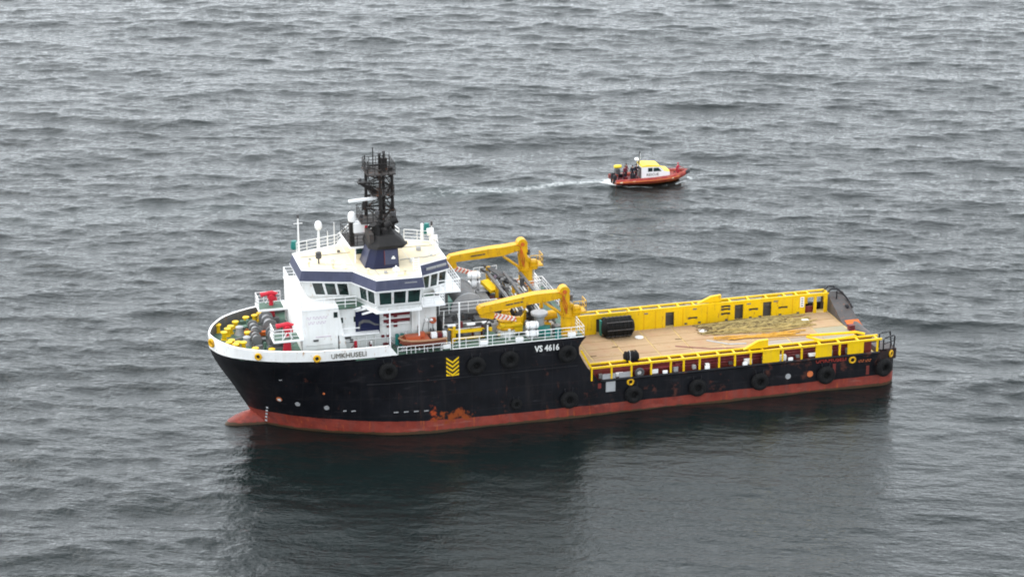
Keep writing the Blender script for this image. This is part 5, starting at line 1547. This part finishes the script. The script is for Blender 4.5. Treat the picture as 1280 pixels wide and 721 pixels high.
def person(loc, rz, label, jacket, trousers, vest=None, pose='stand', arm=0.0, hat=None, scale=1.0):
    # pelvis first; x forward, z up, feet at z = 0
    J = {}
    kneel = pose == 'kneel'
    dz = -.42 if kneel else 0
    J['pelvis'] = (0, 0, .94 + dz); J['waist'] = (.01, 0, 1.10 + dz); J['chest'] = (.02 + (.06 if kneel else 0), 0, 1.32 + dz); J['neck'] = (.03 + (.10 if kneel else 0), 0, 1.49 + dz)
    nx = J['neck'][0]
    J['jaw'] = (nx + .03, 0, 1.56 + dz); J['head'] = (nx + .02, 0, 1.66 + dz); J['top'] = (nx + .01, 0, 1.74 + dz); J['nose'] = (nx + .125, 0, 1.635 + dz)
    for s_, sd_ in ((-1, 'r'), (1, 'l')):
        J['hip' + sd_] = (0, s_ * .10, .90 + dz)
        if kneel:
            J['knee' + sd_] = (.36, s_ * .13, .30 if s_ < 0 else .16); J['ankle' + sd_] = (.10 if s_ < 0 else -.18, s_ * .13, .08); J['toe' + sd_] = (.26 if s_ < 0 else -.36, s_ * .14, .04)
        else:
            J['knee' + sd_] = (.04, s_ * .11, .50); J['ankle' + sd_] = (0, s_ * .12, .09); J['toe' + sd_] = (.17, s_ * .14, .04)
        J['sh' + sd_] = (nx - .01, s_ * .19, 1.42 + dz)
        a = arm if s_ > 0 else arm * .4
        J['el' + sd_] = (nx + .02 + .22 * a, s_ * .25, 1.14 + dz + .06 * a); J['wr' + sd_] = (nx + .10 + .36 * a, s_ * (.25 - .06 * a), .92 + dz + .28 * a)
    def build(names, edges, rad, name, mat, par):
        idx = {n: i for i, n in enumerate(names)}
        return skinned(name, [Vector(J[n]) * scale for n in names], [(idx[a], idx[b]) for a, b in edges], [rad[n] * scale for n in names], mat, par)
    names = ['pelvis', 'waist', 'chest', 'neck', 'jaw', 'head', 'top', 'nose']
    edges = [('pelvis', 'waist'), ('waist', 'chest'), ('chest', 'neck'), ('neck', 'jaw'), ('jaw', 'head'), ('head', 'top'), ('head', 'nose')]
    rad = dict(pelvis=.12, waist=.11, chest=.13, neck=.055, jaw=.072, head=.092, top=.06, nose=.02)
    for sd_ in 'rl':
        for n, r in (('hip', .085), ('knee', .058), ('ankle', .042), ('toe', .04), ('sh', .06), ('el', .043), ('wr', .030)):
            names.append(n + sd_); rad[n + sd_] = r
        edges += [('pelvis', 'hip' + sd_), ('hip' + sd_, 'knee' + sd_), ('knee' + sd_, 'ankle' + sd_), ('ankle' + sd_, 'toe' + sd_), ('chest', 'sh' + sd_), ('sh' + sd_, 'el' + sd_), ('el' + sd_, 'wr' + sd_)]
        w = Vector(J['wr' + sd_]); e = Vector(J['el' + sd_]); d = (w - e).normalized()
        side_ = Vector((0, 1, 0)).cross(d).normalized()        # across the palm, towards the thumb
        J['palm' + sd_] = tuple(w + d * .06); names.append('palm' + sd_); rad['palm' + sd_] = .028; edges.append(('wr' + sd_, 'palm' + sd_))
        sg = -1 if sd_ == 'r' else 1
        curl = Vector((0, -sg, 0))
        for k, ln in enumerate((.070, .080, .075, .058)):
            b = Vector(J['palm' + sd_]) + d * .03 + side_ * ((1.5 - k) * .019)
            for q_, (pt, r) in enumerate(((b, .0095), (b + d * ln * .55 + curl * .012, .0088), (b + d * ln * .9 + curl * .04, .0075))):
                n = f'f{k}{q_}{sd_}'; J[n] = tuple(pt); names.append(n); rad[n] = r
                edges.append((f'f{k}{q_ - 1}{sd_}' if q_ else 'palm' + sd_, n))
        b = w + d * .03 + side_ * .028
        for q_, (pt, r) in enumerate(((b, .012), (b + d * .03 + side_ * .022, .0105), (b + d * .062 + side_ * .024 + curl * .012, .009))):
            n = f't{q_}{sd_}'; J[n] = tuple(pt); names.append(n); rad[n] = r
            edges.append((f't{q_ - 1}{sd_}' if q_ else 'wr' + sd_, n))
    body = build(names, edges, rad, "person", 'skin', None)
    body.location = loc; body.rotation_euler = (0, 0, rz)
    tag(body, label, "person", "people aboard the rescue boat")
    tn = ['pelvis', 'hipr', 'kneer', 'ankler', 'hipl', 'kneel', 'anklel']
    build(tn, [('pelvis', 'hipr'), ('hipr', 'kneer'), ('kneer', 'ankler'), ('pelvis', 'hipl'), ('hipl', 'kneel'), ('kneel', 'anklel')], dict(pelvis=.145, hipr=.108, hipl=.108, kneer=.08, kneel=.08, ankler=.07, anklel=.07), "trousers", trousers, body)
    jn = ['pelvis', 'waist', 'chest', 'neck', 'shr', 'elr', 'wrr', 'shl', 'ell', 'wrl']
    build(jn, [('pelvis', 'waist'), ('waist', 'chest'), ('chest', 'neck'), ('chest', 'shr'), ('shr', 'elr'), ('elr', 'wrr'), ('chest', 'shl'), ('shl', 'ell'), ('ell', 'wrl')], dict(pelvis=.15, waist=.145, chest=.165, neck=.07, shr=.085, elr=.065, wrr=.05, shl=.085, ell=.065, wrl=.05), "jacket", jacket, body)
    if vest:
        build(['waist', 'chest'], [('waist', 'chest')], dict(waist=.175, chest=.195), "life_vest", vest, body)
    for sd_ in 'rl':
        a, b = Vector(J['ankle' + sd_]) * scale, Vector(J['toe' + sd_]) * scale
        q = MB(); q.cone(a + Vector((-.03, 0, -.02)), b, .062 * scale, .048 * scale, 8); q.sphere(b, .05 * scale, 8, 6); q.build("boot", 'black', body)
    H = Vector(J['head']) * scale
    for s_ in (-1, 1):
        MB().sphere(H + Vector((.082, s_ * .034, .012)) * scale, .012 * scale, 6, 4).build("eye", 'black', body)
        MB().sphere(H + Vector((-.005, s_ * .094, -.01)) * scale, .024 * scale, 6, 4, (.7, .4, 1.2)).build("ear", 'skin', body)
    MB().box(H + Vector((.088, 0, -.062)) * scale, Vector((.012, .045, .010)) * scale).build("mouth", 'maroon', body)
    q = MB(); q.sphere(H + Vector((-.022, 0, .035)) * scale, .108 * scale, 10, 8, (1, .95, .95)); q.build("hat" if hat else "hair", hat or 'hair', body)
    return body
ZD = .675
person((BX - 3.55, BY - .45, ZD - .075), R(-70), "person in dark maroon jacket at the rescue boat's stern rail", 'maroncloth', 'darkcloth', None, arm=.6)
person((BX - 3.15, BY + .35, ZD - .075), R(-40), "person in maroon jacket and red vest behind the others on the rescue boat", 'maroncloth', 'darkcloth', 'redcloth', arm=.3)
person((BX - 2.62, BY - .55, ZD - .075), R(-100), "person all in black standing alone in the middle of the boat's after deck", 'darkcloth', 'darkcloth', None, arm=.2, hat='darkcloth')
person((BX - 2.05, BY - .3, ZD - .075), R(-80), "person in dark jacket and maroon vest nearest the white boat cabin", 'darkcloth', 'darkcloth', 'maroncloth', arm=.8, scale=1.02)
person((BX + 3.2, BY - .05, .845), R(-20), "person in bright red kneeling on the bow of the rescue boat", 'redcloth', 'redcloth', None, 'kneel', .8, 'redcloth', .92)

# ------------------------------------------------------------------ small deck clutter
rng = random.Random(77)
def clutter(n, x0, x1, y0, y1, z, cols, smin, smax, name="deck_gear"):
    for k in range(n):
        x = rng.uniform(x0, x1); y = rng.uniform(y0, y1); mt = rng.choice(cols); s_ = rng.uniform(smin, smax); kind = rng.random()
        q = MB()
        if kind < .35: q.box((x, y, z + s_ * .5), (s_ * rng.uniform(.6, 1.5), s_, s_), (0, 0, rng.uniform(-.3, .3)))
        elif kind < .65: q.cyl((x, y, z), (x, y, z + s_ * 1.8), s_ * .22, 10)
        elif kind < .85: q.cyl((x - s_ * .7, y, z + s_ * .4), (x + s_ * .7, y + rng.uniform(-.4, .4), z + s_ * .4), s_ * .38, 12)
        else: q.tube([(x, y, z), (x, y, z + s_ * 1.6), (x + s_ * .4, y, z + s_ * 2.0), (x + s_ * .9, y, z + s_ * 1.7)], s_ * .16, 8)
        q.build(name, mt, ship)
clutter(26, 3.2, 7.3, -4.2, 4.0, 7.86, ('grey', 'midgrey', 'darkgrey', 'lightgrey', 'green', 'rusty'), .25, .6)
clutter(20, 20.6, 26.0, -5.8, -2.9, 7.86, ('midgrey', 'darkgrey', 'grey', 'green', 'darkgrey', 'maroon'), .35, .9)
clutter(24, 26.2, 31.0, -6.0, -3.0, 7.86, ('midgrey', 'darkgrey', 'yellow', 'grey', 'teal', 'offwhite'), .35, .9)
clutter(34, 26.4, 30.0, -2.2, 3.4, 8.5, ('midgrey', 'darkgrey', 'grey', 'yellow', 'grey', 'darkgrey', 'maroon'), .4, 1.1)
clutter(16, 20.8, 25.8, -2.4, 4.6, 9.66, ('midgrey', 'darkgrey', 'grey', 'lightgrey'), .25, .6, "roof_gear")
clutter(10, 11.6, 17.3, -6.6, -4.8, 7.86, ('offwhite', 'green', 'midgrey', 'maroon', 'lightgrey'), .25, .5)
clutter(9, 16.2, 20.4, -6.7, -5.0, 7.86, ('green', 'darkgrey', 'midgrey', 'lightgrey'), .2, .4)
# seams, cable runs and small fittings on the bridge roof
for x, y0, y1 in ((10.6, -2.9, 2.9), (12.9, -3.6, 3.6), (18.0, -5.9, 5.9)):
    MB().bb(x - .02, x + .02, y0, y1, zr, zr + .012).build("roof_seam", 'offwhite', ship)
for a, b in (((8.7, 1.0), (13.3, 1.2)), ((14.6, -5.6), (14.4, -4.0)), ((17.2, -2.0), (20.6, -1.6)), ((17.6, 1.4), (20.9, 1.2))):
    MB().cyl((a[0], a[1], zr + .04), (b[0], b[1], zr + .04), .035, 5).build("roof_cable", 'lightgrey', ship)
for x, y, s_, mt in ((9.4, .2, .22, 'lightgrey'), (11.3, -.6, .3, 'offwhite'), (12.3, 1.6, .25, 'midgrey'), (15.2, -5.2, .28, 'lightgrey'), (18.2, -2.6, .35, 'offwhite'), (19.4, .2, .4, 'lightgrey'), (18.7, 2.4, .3, 'midgrey'), (20.2, -1.4, .22, 'offwhite')):
    MB().box((x, y, zr + s_ * .4), (s_, s_ * .8, s_ * .8)).build("roof_fitting", mt, ship)
for x, y in ((9.0, -1.6), (11.0, -2.6), (16.8, -5.9), (13.7, -4.9)):
    MB().lathe([(.09, 0), (.09, .35), (.16, .4), (.16, .5), (.02, .55)], (x, y, zr), 'z', 8).build("roof_vent", 'cream', ship)
